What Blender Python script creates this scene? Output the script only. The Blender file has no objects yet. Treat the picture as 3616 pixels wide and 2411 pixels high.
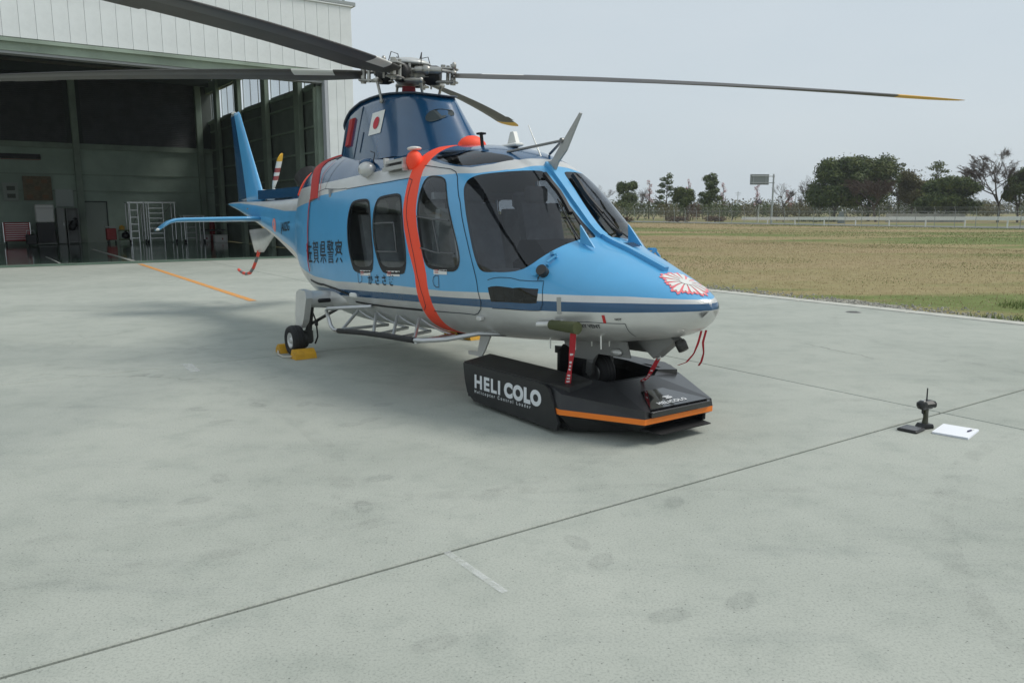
import bpy, math, random
import numpy as np
from mathutils import Vector, Matrix
from mathutils.geometry import delaunay_2d_cdt
random.seed(7); rng = np.random.default_rng(7)
SC = bpy.context.scene
COL = SC.collection
R = math.radians

# ------------------------------------------------------------------ camera
cam = bpy.data.cameras.new('camera'); camo = bpy.data.objects.new('camera', cam); COL.objects.link(camo)
camo.location = (0, 0, 1.6); camo.rotation_euler = (R(90-9.47), 0, 0)
cam.sensor_width = 36; cam.lens = 27.58; cam.clip_end = 3000; cam.clip_start = .05
SC.camera = camo
SC.render.resolution_x, SC.render.resolution_y = 1024, 682

# ------------------------------------------------------------------ sky and sun (bright haze, sun behind the scene to the right)
SUN_EL, SUN_AZ = 52, 84          # azimuth measured from +Y towards +X
w = bpy.data.worlds.new('World'); SC.world = w; w.use_nodes = True
nt = w.node_tree; nt.nodes.clear()
out = nt.nodes.new('ShaderNodeOutputWorld'); bg = nt.nodes.new('ShaderNodeBackground')
sky = nt.nodes.new('ShaderNodeTexSky'); sky.sky_type = 'NISHITA'; sky.sun_disc = False
sky.sun_elevation = R(SUN_EL); sky.sun_rotation = R(SUN_AZ); sky.dust_density = 3.0; sky.air_density = 1.0; sky.ozone_density = 1.0
tc = nt.nodes.new('ShaderNodeTexCoord'); mp = nt.nodes.new('ShaderNodeMapping'); mp.inputs['Scale'].default_value = (1, 1, 2.6)
nz = nt.nodes.new('ShaderNodeTexNoise'); nz.inputs['Scale'].default_value = 2.2; nz.inputs['Detail'].default_value = 6; nz.inputs['Roughness'].default_value = .55
rp = nt.nodes.new('ShaderNodeValToRGB'); rp.color_ramp.elements[0].position = .35; rp.color_ramp.elements[1].position = .75
rp.color_ramp.elements[0].color = (6.75, 7.65, 8.25, 1); rp.color_ramp.elements[1].color = (7.35, 8.12, 8.6, 1)
mx = nt.nodes.new('ShaderNodeMix'); mx.data_type = 'RGBA'; mx.inputs['Factor'].default_value = .86
nt.links.new(tc.outputs['Generated'], mp.inputs['Vector']); nt.links.new(mp.outputs['Vector'], nz.inputs['Vector'])
nt.links.new(nz.outputs['Fac'], rp.inputs['Fac'])
nt.links.new(sky.outputs['Color'], mx.inputs[6]); nt.links.new(rp.outputs['Color'], mx.inputs[7])
nt.links.new(mx.outputs[2], bg.inputs['Color']); bg.inputs['Strength'].default_value = .0885
nt.links.new(bg.outputs['Background'], out.inputs['Surface'])
sun = bpy.data.lights.new('sun', 'SUN'); suno = bpy.data.objects.new('sun', sun); COL.objects.link(suno)
sun.energy = 2.0; sun.angle = R(22); sun.color = (1.0, .96, .89)
sd = Vector((math.sin(R(SUN_AZ))*math.cos(R(SUN_EL)), math.cos(R(SUN_AZ))*math.cos(R(SUN_EL)), math.sin(R(SUN_EL))))
suno.rotation_euler = (-sd).to_track_quat('-Z', 'Y').to_euler(); suno.location = (20, 30, 40)
SC.view_settings.view_transform = 'Standard'; SC.view_settings.look = 'None'; SC.view_settings.gamma = 1; SC.view_settings.exposure = .08
SC.cycles.max_bounces = 8; SC.cycles.transparent_max_bounces = 16; SC.cycles.use_denoising = True

# ------------------------------------------------------------------ materials
MATS = {}
def mat(name, col, rough=.6, metal=0, var=0, scale=8, coat=0, bump=0, bscale=40, spec=.5, col2=None, mix=(.4, .6)):
    """plain Principled surface, with optional noise between two colours and a fine relief"""
    if name in MATS: return MATS[name]
    m = bpy.data.materials.new(name); m.use_nodes = True; t = m.node_tree; b = t.nodes['Principled BSDF']
    b.inputs['Base Color'].default_value = (*col, 1); b.inputs['Roughness'].default_value = rough
    b.inputs['Metallic'].default_value = metal; b.inputs['Coat Weight'].default_value = coat; b.inputs['Coat Roughness'].default_value = .06
    b.inputs['Specular IOR Level'].default_value = spec
    if var or col2 or bump:
        c = t.nodes.new('ShaderNodeTexCoord')
    if var or col2:
        n = t.nodes.new('ShaderNodeTexNoise'); n.inputs['Scale'].default_value = scale; n.inputs['Detail'].default_value = 5; n.inputs['Roughness'].default_value = .6
        t.links.new(c.outputs['Object'], n.inputs['Vector'])
        r = t.nodes.new('ShaderNodeValToRGB')
        a = [max(0, x*(1-var)) for x in col]; d = col2 if col2 else [min(1, x*(1+var)) for x in col]
        if col2: a = col
        r.color_ramp.elements[0].position, r.color_ramp.elements[1].position = mix
        r.color_ramp.elements[0].color = (*a, 1); r.color_ramp.elements[1].color = (*d, 1)
        t.links.new(n.outputs['Fac'], r.inputs['Fac']); t.links.new(r.outputs['Color'], b.inputs['Base Color'])
    if bump:
        n2 = t.nodes.new('ShaderNodeTexNoise'); n2.inputs['Scale'].default_value = bscale; n2.inputs['Detail'].default_value = 4
        t.links.new(c.outputs['Object'], n2.inputs['Vector'])
        bp = t.nodes.new('ShaderNodeBump'); bp.inputs['Strength'].default_value = bump; bp.inputs['Distance'].default_value = .01
        t.links.new(n2.outputs['Fac'], bp.inputs['Height']); t.links.new(bp.outputs['Normal'], b.inputs['Normal'])
    MATS[name] = m; return m
def glass(name, tint, rough=.02, ior=1.5):
    """thin tinted pane: transparent plus a Fresnel reflection"""
    if name in MATS: return MATS[name]
    m = bpy.data.materials.new(name); m.use_nodes = True; t = m.node_tree; t.nodes.clear()
    o = t.nodes.new('ShaderNodeOutputMaterial'); a = t.nodes.new('ShaderNodeBsdfTransparent'); g = t.nodes.new('ShaderNodeBsdfGlossy')
    a.inputs['Color'].default_value = (*tint, 1); g.inputs['Roughness'].default_value = rough; g.inputs['Color'].default_value = (.95, .97, 1, 1)
    # Schlick reflectance, the same from both faces of the sheet
    ge = t.nodes.new('ShaderNodeNewGeometry'); dt = t.nodes.new('ShaderNodeVectorMath'); dt.operation = 'DOT_PRODUCT'; t.links.new(ge.outputs['Normal'], dt.inputs[0]); t.links.new(ge.outputs['Incoming'], dt.inputs[1])
    def mt(op, a_, b_=None):
        n = t.nodes.new('ShaderNodeMath'); n.operation = op
        for i, q in enumerate((a_, b_)):
            if q is None: continue
            if isinstance(q, (int, float)): n.inputs[i].default_value = q
            else: t.links.new(q, n.inputs[i])
        return n.outputs[0]
    f0 = 1.4*((ior-1)/(ior+1))**2; k = mt('POWER', mt('SUBTRACT', 1.0, mt('ABSOLUTE', dt.outputs['Value'])), 5.0)
    fac = mt('ADD', mt('MULTIPLY', k, 1-f0), f0)
    x = t.nodes.new('ShaderNodeMixShader'); t.links.new(fac, x.inputs['Fac'])
    t.links.new(a.outputs[0], x.inputs[1]); t.links.new(g.outputs[0], x.inputs[2]); t.links.new(x.outputs[0], o.inputs['Surface'])
    MATS[name] = m; return m

# ------------------------------------------------------------------ mesh helpers
def link(o, parent=None):
    COL.objects.link(o)
    if parent is not None: o.parent = parent
    return o
def tag(o, label=None, cat=None, group=None, kind=None):
    if label: o['label'] = label
    if cat: o['category'] = cat
    if group: o['group'] = group
    if kind: o['kind'] = kind
    return o
def empty(name, loc=(0, 0, 0), rot=(0, 0, 0), label=None, cat=None, group=None):
    o = bpy.data.objects.new(name, None); o.empty_display_size = .2; o.location = loc; o.rotation_euler = rot
    link(o); return tag(o, label, cat, group)
def mesh_obj(name, verts, faces, mats, parent=None, smooth=False, fmat=None, normals=None, uv=None):
    me = bpy.data.meshes.new(name); me.from_pydata([tuple(map(float, v)) for v in verts], [], [tuple(map(int, f)) for f in faces])
    for m in (mats if isinstance(mats, (list, tuple)) else [mats]): me.materials.append(m)
    if fmat is not None: me.polygons.foreach_set('material_index', np.array(fmat, dtype=np.int32))
    if smooth: me.polygons.foreach_set('use_smooth', np.ones(len(me.polygons), dtype=bool))
    me.update()
    if normals is not None: me.normals_split_custom_set_from_vertices([tuple(map(float, n)) for n in normals])
    return link(bpy.data.objects.new(name, me), parent)
def quads_obj(name, co, m, parent=None):
    """co: (N,4,3) loose quads"""
    N = len(co); me = bpy.data.meshes.new(name); me.vertices.add(N*4); me.vertices.foreach_set('co', co.reshape(-1).astype(np.float32))
    me.loops.add(N*4); me.loops.foreach_set('vertex_index', np.arange(N*4, dtype=np.int32))
    me.polygons.add(N); me.polygons.foreach_set('loop_start', np.arange(0, N*4, 4, dtype=np.int32)); me.polygons.foreach_set('loop_total', np.full(N, 4, dtype=np.int32))
    me.materials.append(m); me.update(calc_edges=True); me.validate()
    return link(bpy.data.objects.new(name, me), parent)
def frame_of(d):
    d = np.array(d, float); d /= np.linalg.norm(d)+1e-12
    a = np.array([0, 0, 1.]) if abs(d[2]) < .9 else np.array([1., 0, 0])
    u = np.cross(a, d); u /= np.linalg.norm(u); return d, u, np.cross(d, u)
class MB:
    """collects primitives, builds ONE mesh object"""
    def __init__(s): s.v = []; s.f = []; s.m = []; s.sm = []
    def add(s, v, f, m=0, sm=False):
        n = len(s.v); s.v += [tuple(map(float, p)) for p in v]; s.f += [tuple(i+n for i in q) for q in f]; s.m += [m]*len(f); s.sm += [sm]*len(f); return s
    def box(s, c, d, rz=0, m=0, bev=0, ax=None):
        """axis box, optional bevel on all edges (chamfer), ax = 3x3 axes"""
        hx, hy, hz = d[0]/2, d[1]/2, d[2]/2
        A = np.eye(3) if ax is None else np.array(ax, float)
        if rz: A = A @ np.array([[math.cos(rz), -math.sin(rz), 0], [math.sin(rz), math.cos(rz), 0], [0, 0, 1]])
        if not bev:
            P = [(x, y, z) for z in (-hz, hz) for x, y in ((-hx, -hy), (hx, -hy), (hx, hy), (-hx, hy))]
            F = [(3, 2, 1, 0), (4, 5, 6, 7), (0, 1, 5, 4), (1, 2, 6, 5), (2, 3, 7, 6), (3, 0, 4, 7)]
        else:
            b = min(bev, hx*.9, hy*.9, hz*.9)
            def ring(ix, iy, z):
                return [(-ix+b, -iy, z), (ix-b, -iy, z), (ix, -iy+b, z), (ix, iy-b, z), (ix-b, iy, z), (-ix+b, iy, z), (-ix, iy-b, z), (-ix, -iy+b, z)]
            P = [(x*(hx-b)/hx, y*(hy-b)/hy, z) for x, y, z in ring(hx, hy, -hz)]+ring(hx, hy, -hz+b)+ring(hx, hy, hz-b)+[(x*(hx-b)/hx, y*(hy-b)/hy, z) for x, y, z in ring(hx, hy, hz)]
            F = [tuple(range(7, -1, -1)), tuple(range(24, 32))]
            for k in range(3):
                for i in range(8): j = (i+1) % 8; F.append((k*8+i, k*8+j, k*8+8+j, k*8+8+i))
        return s.add([np.array(c)+A@np.array(p) for p in P], F, m)
    def tube(s, p0, p1, r0, r1=None, n=8, m=0, cap=True):
        r1 = r0 if r1 is None else r1; d, u, v = frame_of(np.array(p1)-np.array(p0))
        P = []
        for p, r in ((p0, r0), (p1, r1)):
            for i in range(n): a = 2*math.pi*i/n; P.append(np.array(p)+r*(math.cos(a)*u+math.sin(a)*v))
        F = [(i, (i+1) % n, n+(i+1) % n, n+i) for i in range(n)]
        s.add(P, F, m, True)
        if cap: s.add(P, [tuple(range(n-1, -1, -1)), tuple(range(n, 2*n))], m)
        return s
    def path(s, pts, r, n=8, m=0, flat=None):
        """swept tube through points; r number or list; flat=(w,h) sweeps a rectangle instead"""
        pts = [np.array(p, float) for p in pts]; k = len(pts); P = []; F = []
        rs = [r]*k if not hasattr(r, '__len__') else r
        d0, u, v = frame_of(pts[1]-pts[0])
        for i, p in enumerate(pts):
            d = (pts[min(i+1, k-1)]-pts[max(i-1, 0)]); d /= np.linalg.norm(d)+1e-12
            u = u-d*(u@d); u /= np.linalg.norm(u)+1e-12; v = np.cross(d, u)
            if flat: P += [p+flat[0]*sx*u+flat[1]*sy*v for sx, sy in ((-.5, -.5), (.5, -.5), (.5, .5), (-.5, .5))]
            else: P += [p+rs[i]*(math.cos(2*math.pi*j/n)*u+math.sin(2*math.pi*j/n)*v) for j in range(n)]
        q = 4 if flat else n
        for i in range(k-1):
            for j in range(q): F.append((i*q+j, i*q+(j+1) % q, (i+1)*q+(j+1) % q, (i+1)*q+j))
        s.add(P, F, m, not flat); s.add(P, [tuple(range(q-1, -1, -1)), tuple(range((k-1)*q, k*q))], m); return s
    def ell(s, c, r, n=12, k=8, m=0, ax=None):
        A = np.eye(3) if ax is None else np.array(ax, float); P = []; F = []
        for i in range(k+1):
            t = -math.pi/2+math.pi*i/k
            for j in range(n): a = 2*math.pi*j/n; P.append(np.array(c)+A@np.array([r[0]*math.cos(t)*math.cos(a), r[1]*math.cos(t)*math.sin(a), r[2]*math.sin(t)]))
        for i in range(k):
            for j in range(n): F.append((i*n+j, i*n+(j+1) % n, (i+1)*n+(j+1) % n, (i+1)*n+j))
        return s.add(P, F, m, True)
    def lathe(s, prof, c, axis, n=24, m=0):
        """prof: (radius, offset along axis)"""
        d, u, v = frame_of(axis); P = []; F = []
        for r, h_ in prof:
            for j in range(n): a = 2*math.pi*j/n; P.append(np.array(c)+d*h_+r*(math.cos(a)*u+math.sin(a)*v))
        for i in range(len(prof)-1):
            for j in range(n): F.append((i*n+j, i*n+(j+1) % n, (i+1)*n+(j+1) % n, (i+1)*n+j))
        return s.add(P, F, m, True)
    def prism(s, poly, fn, h0, h1, m=0):
        """poly 2-D outline, fn(u,v,h) -> 3-D"""
        n = len(poly); P = [fn(u, v, h0) for u, v in poly]+[fn(u, v, h1) for u, v in poly]
        return s.add(P, [tuple(range(n-1, -1, -1)), tuple(range(n, 2*n))]+[(i, (i+1) % n, n+(i+1) % n, n+i) for i in range(n)], m)
    def build(s, name, mats, parent=None, smooth=None):
        o = mesh_obj(name, s.v, s.f, mats, parent, False, s.m)
        o.data.polygons.foreach_set('use_smooth', np.array(s.sm if smooth is None else [smooth]*len(s.f), dtype=bool))
        return o
def text_mesh(body, size, bold=0.0, spacing=1.0, scale_x=1.0):
    c = bpy.data.curves.new('text', 'FONT'); c.body = body; c.size = size; c.offset = bold; c.space_character = spacing
    c.resolution_u = 5
    o = bpy.data.objects.new('text', c); COL.objects.link(o)
    me = o.evaluated_get(bpy.context.evaluated_depsgraph_get()).to_mesh()
    V = np.array([v.co[:2] for v in me.vertices]); F = [tuple(p.vertices) for p in me.polygons]
    bpy.data.objects.remove(o); bpy.data.curves.remove(c)
    V[:, 0] *= scale_x
    return V, F
def copy_tree(o, parent=None):
    c = o.copy(); COL.objects.link(c); c.parent = parent
    for ch in list(o.children): copy_tree(ch, c)
    return c
# ------------------------------------------------------------------ the site grid: U along the hangar front, V into the hangar
AZ = R(34.7); U = np.array([math.cos(AZ), math.sin(AZ), 0]); V = np.array([-math.sin(AZ), math.cos(AZ), 0])
HC = np.array([-5.524, 28.408, 0])          # right front corner of the hangar
def UV(u, v, z=0): return U*u+V*v+np.array([0, 0, z])
EDGE = 12.5                                   # apron edge (U coordinate)
# concrete: tone patches, dark pores, fine speckle
def concrete_mat():
    m = bpy.data.materials.new('apron_concrete'); m.use_nodes = True; t = m.node_tree; b = t.nodes['Principled BSDF']; L = t.links.new
    g = t.nodes.new('ShaderNodeNewGeometry')
    def noise(sc, det=5, ro=.6):
        n = t.nodes.new('ShaderNodeTexNoise'); n.inputs['Scale'].default_value = sc; n.inputs['Detail'].default_value = det; n.inputs['Roughness'].default_value = ro
        L(g.outputs['Position'], n.inputs['Vector']); return n
    def ramp(src, stops):
        r = t.nodes.new('ShaderNodeValToRGB'); e = r.color_ramp.elements
        while len(e) < len(stops): e.new(.5)
        for q, (p, c) in zip(e, stops): q.position = p; q.color = (*c, 1)
        L(src, r.inputs['Fac']); return r.outputs['Color']
    def mul(a, c_, f):
        x = t.nodes.new('ShaderNodeMix'); x.data_type = 'RGBA'; x.blend_type = 'MULTIPLY'; x.inputs['Factor'].default_value = f
        L(a, x.inputs[6]); L(c_, x.inputs[7]); return x.outputs[2]
    base = ramp(noise(.45, 6, .65).outputs['Fac'], [(.3, (.36, .385, .342)), (.5, (.42, .443, .396)), (.72, (.468, .488, .436))])
    mid = ramp(noise(3.2, 5, .7).outputs['Fac'], [(.30, (.80, .82, .82)), (.5, (.97, .97, .97)), (.7, (1, 1, 1))])
    fine = ramp(noise(90, 3, .7).outputs['Fac'], [(.28, (.55, .56, .57)), (.50, (.95, .95, .95)), (.72, (1, 1, 1))])
    v = t.nodes.new('ShaderNodeTexVoronoi'); v.inputs['Scale'].default_value = 22; v.inputs['Randomness'].default_value = 1; L(g.outputs['Position'], v.inputs['Vector'])
    pore = ramp(v.outputs['Distance'], [(.05, (.30, .30, .31)), (.11, (1, 1, 1))])
    # tyre scuffs: stretched darker smears
    mp_ = t.nodes.new('ShaderNodeMapping'); mp_.inputs['Rotation'].default_value = (0, 0, .5); mp_.inputs['Scale'].default_value = (.35, 2.2, 1); L(g.outputs['Position'], mp_.inputs['Vector'])
    n5 = t.nodes.new('ShaderNodeTexNoise'); n5.inputs['Scale'].default_value = 1.4; n5.inputs['Detail'].default_value = 7; n5.inputs['Roughness'].default_value = .7; L(mp_.outputs['Vector'], n5.inputs['Vector'])
    smear = ramp(n5.outputs['Fac'], [(.30, (.82, .83, .85)), (.44, (1, 1, 1))])
    c = mul(base, mid, .75); c = mul(c, fine, .8); c = mul(c, pore, .7); c = mul(c, smear, .55)
    vc = t.nodes.new('ShaderNodeTexVoronoi'); vc.feature = 'DISTANCE_TO_EDGE'; vc.inputs['Scale'].default_value = .33
    wv = t.nodes.new('ShaderNodeVectorMath'); wv.operation = 'MULTIPLY_ADD'; wv.inputs[1].default_value = (.5, .5, 0); L(noise(1.3, 5, .7).outputs['Color'], wv.inputs[0]); L(g.outputs['Position'], wv.inputs[2]); L(wv.outputs[0], vc.inputs['Vector'])
    crack = ramp(vc.outputs['Distance'], [(.0012, (.55, .55, .54)), (.0035, (1, 1, 1))]); gate = ramp(noise(.35, 3, .5).outputs['Fac'], [(.56, (0, 0, 0)), (.64, (1, 1, 1))])
    cx = t.nodes.new('ShaderNodeMix'); cx.data_type = 'RGBA'; cx.inputs[6].default_value = (1, 1, 1, 1); L(gate, cx.inputs['Factor']); L(crack, cx.inputs[7]); c = mul(c, cx.outputs[2], .8)
    oi = t.nodes.new('ShaderNodeObjectInfo'); tone = ramp(oi.outputs['Random'], [(0, (.93, .935, .93)), (1, (1, 1, 1))]); c = mul(c, tone, 1.0)
    L(c, b.inputs['Base Color']); b.inputs['Roughness'].default_value = .82; b.inputs['Specular IOR Level'].default_value = .3
    bp = t.nodes.new('ShaderNodeBump'); bp.inputs['Strength'].default_value = .25; bp.inputs['Distance'].default_value = .004
    L(noise(70, 4, .7).outputs['Fac'], bp.inputs['Height']); L(bp.outputs['Normal'], b.inputs['Normal'])
    return m
CONC = concrete_mat()
def field_mat():
    m = bpy.data.materials.new('dry_grass_ground'); m.use_nodes = True; t = m.node_tree; b = t.nodes['Principled BSDF']; L = t.links.new
    g = t.nodes.new('ShaderNodeNewGeometry')
    mp_ = t.nodes.new('ShaderNodeMapping'); mp_.inputs['Rotation'].default_value = (0, 0, -.15); mp_.inputs['Scale'].default_value = (.35, 1.0, 1); L(g.outputs['Position'], mp_.inputs['Vector'])
    def noise(sc, det, src):
        n = t.nodes.new('ShaderNodeTexNoise'); n.inputs['Scale'].default_value = sc; n.inputs['Detail'].default_value = det; n.inputs['Roughness'].default_value = .62; L(src, n.inputs['Vector']); return n
    r1 = t.nodes.new('ShaderNodeValToRGB'); e = r1.color_ramp.elements
    e[0].position = .38; e[0].color = (.36, .285, .17, 1); e[1].position = .54; e[1].color = (.17, .21, .075, 1); k = e.new(.5); k.color = (.31, .27, .14, 1)
    L(noise(.075, 7, mp_.outputs['Vector']).outputs['Fac'], r1.inputs['Fac'])
    r2 = t.nodes.new('ShaderNodeValToRGB'); r2.color_ramp.elements[0].position = .3; r2.color_ramp.elements[0].color = (.68, .64, .6, 1); r2.color_ramp.elements[1].position = .7; r2.color_ramp.elements[1].color = (1, 1, 1, 1)
    L(noise(4, 6, g.outputs['Position']).outputs['Fac'], r2.inputs['Fac'])
    x = t.nodes.new('ShaderNodeMix'); x.data_type = 'RGBA'; x.blend_type = 'MULTIPLY'; x.inputs['Factor'].default_value = .8
    L(r1.outputs['Color'], x.inputs[6]); L(r2.outputs['Color'], x.inputs[7]); L(x.outputs[2], b.inputs['Base Color'])
    b.inputs['Roughness'].default_value = .95; b.inputs['Specular IOR Level'].default_value = .1
    return m
FIELD = field_mat()
me = mesh_obj('ground', [(-900, -300, -.14), (1500, -300, -.14), (1500, 1600, -.14), (-900, 1600, -.14)], [(0, 1, 2, 3)], FIELD)
tag(me, kind='structure')
# apron: dark joint bed with concrete slabs laid 12 mm apart
ap = mesh_obj('apron', [UV(-45, -14, -.05), UV(EDGE, -14, -.05), UV(EDGE, 26.6, -.05), UV(-45, 26.6, -.05)], [(0, 1, 2, 3)], mat('joint_filler', (.045, .047, .045), .9))
tag(ap, kind='structure')
ulines = [-46.2, -38.7, -31.2, -23.7, -16.2, -8.7, -1.2, 6.32, EDGE-.32]; vlines = [-13.43, -7.93, -2.43, 3.07, 8.57, 14.07, 19.57, 25.07, 26.52]
for i in range(len(ulines)-1):
    for j in range(len(vlines)-1):
        u0, u1, v0, v1 = ulines[i]+.007, ulines[i+1]-.007, vlines[j]+.011, vlines[j+1]-.011
        b = .006; q = []
        for z, e in ((-.05, 0), (-b, 0), (0, b)): q += [UV(u0+e, v0+e, z), UV(u1-e, v0+e, z), UV(u1-e, v1-e, z), UV(u0+e, v1-e, z)]
        F = [(8, 9, 10, 11)]+[(k*4+a, k*4+(a+1) % 4, k*4+4+(a+1) % 4, k*4+4+a) for k in (0, 1) for a in range(4)]
        mesh_obj('concrete_slab', q, F, CONC, ap)
# kerb strip along the grass
KERB = mat('kerb_concrete', (.47, .47, .42), .85, var=.12, scale=3, bump=.2)
vv = np.arange(-13.4, 25.5, 2.0)
for k, v0 in enumerate(vv):
    c = UV(EDGE-.155, v0+1.0, -.035); MB().box((0, 0, 0), (.30, 1.985, .09), m=0, bev=.01).build('kerb_stone', KERB, ap).matrix_local = Matrix.Translation(c) @ Matrix.Rotation(AZ, 4, 'Z')
# ground beyond the apron on the right side of the hangar stays grass; behind the hangar more paving
# painted orange guide line
def strip(name, p0, p1, wd, z, m, parent):
    p0, p1 = np.array(p0), np.array(p1); d = (p1-p0)/np.linalg.norm(p1-p0); n = np.array([-d[1], d[0], 0])*wd/2
    return mesh_obj(name, [p0-n+(0, 0, z), p1-n+(0, 0, z), p1+n+(0, 0, z), p0+n+(0, 0, z)], [(0, 1, 2, 3)], m, parent)
def worn_paint(name, col, thr):
    m = bpy.data.materials.new(name); m.use_nodes = True; t = m.node_tree; b = t.nodes['Principled BSDF']; L = t.links.new
    g = t.nodes.new('ShaderNodeNewGeometry'); n = t.nodes.new('ShaderNodeTexNoise'); n.inputs['Scale'].default_value = 9; n.inputs['Detail'].default_value = 6; n.inputs['Roughness'].default_value = .75; L(g.outputs['Position'], n.inputs['Vector'])
    r = t.nodes.new('ShaderNodeValToRGB'); r.color_ramp.elements[0].position = thr; r.color_ramp.elements[1].position = thr+.12; r.color_ramp.elements[0].color = (.36, .36, .32, 1); r.color_ramp.elements[1].color = (*col, 1)
    L(n.outputs['Fac'], r.inputs['Fac']); L(r.outputs['Color'], b.inputs['Base Color']); b.inputs['Roughness'].default_value = .7; return m
ORANGE_LINE = worn_paint('worn_orange_paint', (.66, .29, .06), .36)
def hg(a, b, z=0): return HC-U*a+V*b+np.array([0, 0, z])
tag(strip('guide_line', hg(7.33, -.45), hg(7.48, -12.35), .14, .004, ORANGE_LINE, None), kind='structure')
# pale chalk marks and tyre prints left on the concrete
def chalk_mat():
    m = bpy.data.materials.new('chalk_scratch'); m.use_nodes = True; t = m.node_tree; b = t.nodes['Principled BSDF']; L = t.links.new; b.inputs['Base Color'].default_value = (.78, .80, .80, 1); b.inputs['Roughness'].default_value = .9
    g = t.nodes.new('ShaderNodeNewGeometry'); n = t.nodes.new('ShaderNodeTexNoise'); n.inputs['Scale'].default_value = 13; n.inputs['Detail'].default_value = 8; n.inputs['Roughness'].default_value = .8; L(g.outputs['Position'], n.inputs['Vector'])
    r = t.nodes.new('ShaderNodeValToRGB'); r.color_ramp.elements[0].position = .34; r.color_ramp.elements[0].color = (0, 0, 0, 1); r.color_ramp.elements[1].position = .6; r.color_ramp.elements[1].color = (.48, .48, .48, 1)
    L(n.outputs['Fac'], r.inputs['Fac']); tr = t.nodes.new('ShaderNodeBsdfTransparent'); x = t.nodes.new('ShaderNodeMixShader'); L(r.outputs['Color'], x.inputs['Fac']); L(tr.outputs[0], x.inputs[1]); L(b.outputs[0], x.inputs[2]); L(x.outputs[0], t.nodes['Material Output'].inputs['Surface']); return m
CHALK = chalk_mat()
for p0, p1, wd in (((-0.31, 3.51, 0), (-0.03, 3.11, 0), 0.035), ((-3.44, 8.14, 0), (-3.18, 7.73, 0), 0.1)):
    tag(strip('chalk_mark', p0, p1, wd, .004, CHALK, None), kind='structure')
# dark scuffed boot prints (worn dirt with its own outline)
def print_mat():
    m = bpy.data.materials.new('boot_dirt'); m.use_nodes = True; t = m.node_tree; b = t.nodes['Principled BSDF']; L = t.links.new
    g = t.nodes.new('ShaderNodeTexCoord'); n = t.nodes.new('ShaderNodeTexNoise'); n.inputs['Scale'].default_value = 26; n.inputs['Detail'].default_value = 5; n.inputs['Roughness'].default_value = .7; L(g.outputs['Object'], n.inputs['Vector'])
    sc_ = t.nodes.new('ShaderNodeVectorMath'); sc_.operation = 'MULTIPLY'; sc_.inputs[1].default_value = (7.5, 14, 1); L(g.outputs['Object'], sc_.inputs[0]); ln_ = t.nodes.new('ShaderNodeVectorMath'); ln_.operation = 'LENGTH'; L(sc_.outputs[0], ln_.inputs[0])
    rg = t.nodes.new('ShaderNodeValToRGB'); e = rg.color_ramp.elements; e[0].position = .0; e[0].color = (.65, .65, .65, 1); e[1].position = 1.0; e[1].color = (0, 0, 0, 1); k = e.new(.62); k.color = (1, 1, 1, 1); L(ln_.outputs['Value'], rg.inputs['Fac'])
    ml = t.nodes.new('ShaderNodeMath'); ml.operation = 'MULTIPLY'; L(n.outputs['Fac'], ml.inputs[0]); L(rg.outputs['Color'], ml.inputs[1])
    r = t.nodes.new('ShaderNodeValToRGB'); r.color_ramp.elements[0].position = .22; r.color_ramp.elements[0].color = (0, 0, 0, 1); r.color_ramp.elements[1].position = .6; r.color_ramp.elements[1].color = (.11, .11, .11, 1)
    L(ml.outputs[0], r.inputs['Fac']); tr = t.nodes.new('ShaderNodeBsdfTransparent'); x = t.nodes.new('ShaderNodeMixShader')
    L(r.outputs['Color'], x.inputs['Fac']); L(tr.outputs[0], x.inputs[1]); L(b.outputs[0], x.inputs[2]); L(x.outputs[0], t.nodes['Material Output'].inputs['Surface'])
    b.inputs['Base Color'].default_value = (.10, .105, .11, 1); b.inputs['Roughness'].default_value = .9; return m
BOOT = print_mat()
spots = [(-1.77, 4.55), (-1.77, 4.18), (-2.23, 5.85), (-1.57, 6.37), (-2.56, 6.22), (-1.74, 6.4), (-1.08, 6.37), (-1.22, 5.76), (-1.1, 5.89), (0.32, 3.62), (0.95, 3.03), (0.63, 2.92), (0.9, 4.15), (-0.81, 4.54), (-0.81, 4.08), (-0.29, 2.71), (-3.47, 7.5), (-3.63, 8.75), (-2.35, 7.44), (0.41, 3.41), (-2.13, 6.37), (-3.67, 7.56)]
for i, (x, y) in enumerate(spots):
    p = np.array([x, y, 0]); a = random.uniform(0, 6.3); n = 14; sx, sy = random.uniform(.10, .15), random.uniform(.06, .08)
    pts = []
    for k in range(n):
        q = 2*math.pi*k/n; rr = 1+.18*math.sin(3*q+i)+.1*math.sin(5*q+2*i); pts.append((sx*rr*math.cos(q), sy*rr*math.sin(q), 0))
    o = mesh_obj('boot_print', pts, [tuple(range(n))], BOOT); o.location = p+(0, 0, .003); o.rotation_euler = (0, 0, a); tag(o, kind='structure')
# manhole cover by the kerb
mh = MB().lathe([(0, .006), (.11, .006), (.115, .004), (.12, .001)], np.array([5.45, 12.42, 0]), (0, 0, 1), 28)
for k in range(5): mh.box(np.array([5.45, 12.42, 0])+np.array([0, -.06+.03*k, .008]), (.14, .012, .004))
tag(mh.build('manhole_cover', mat('cast_iron', (.19, .19, .18), .7, var=.2)), 'small round iron manhole cover set in the concrete near the grass edge', 'manhole cover')

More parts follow.
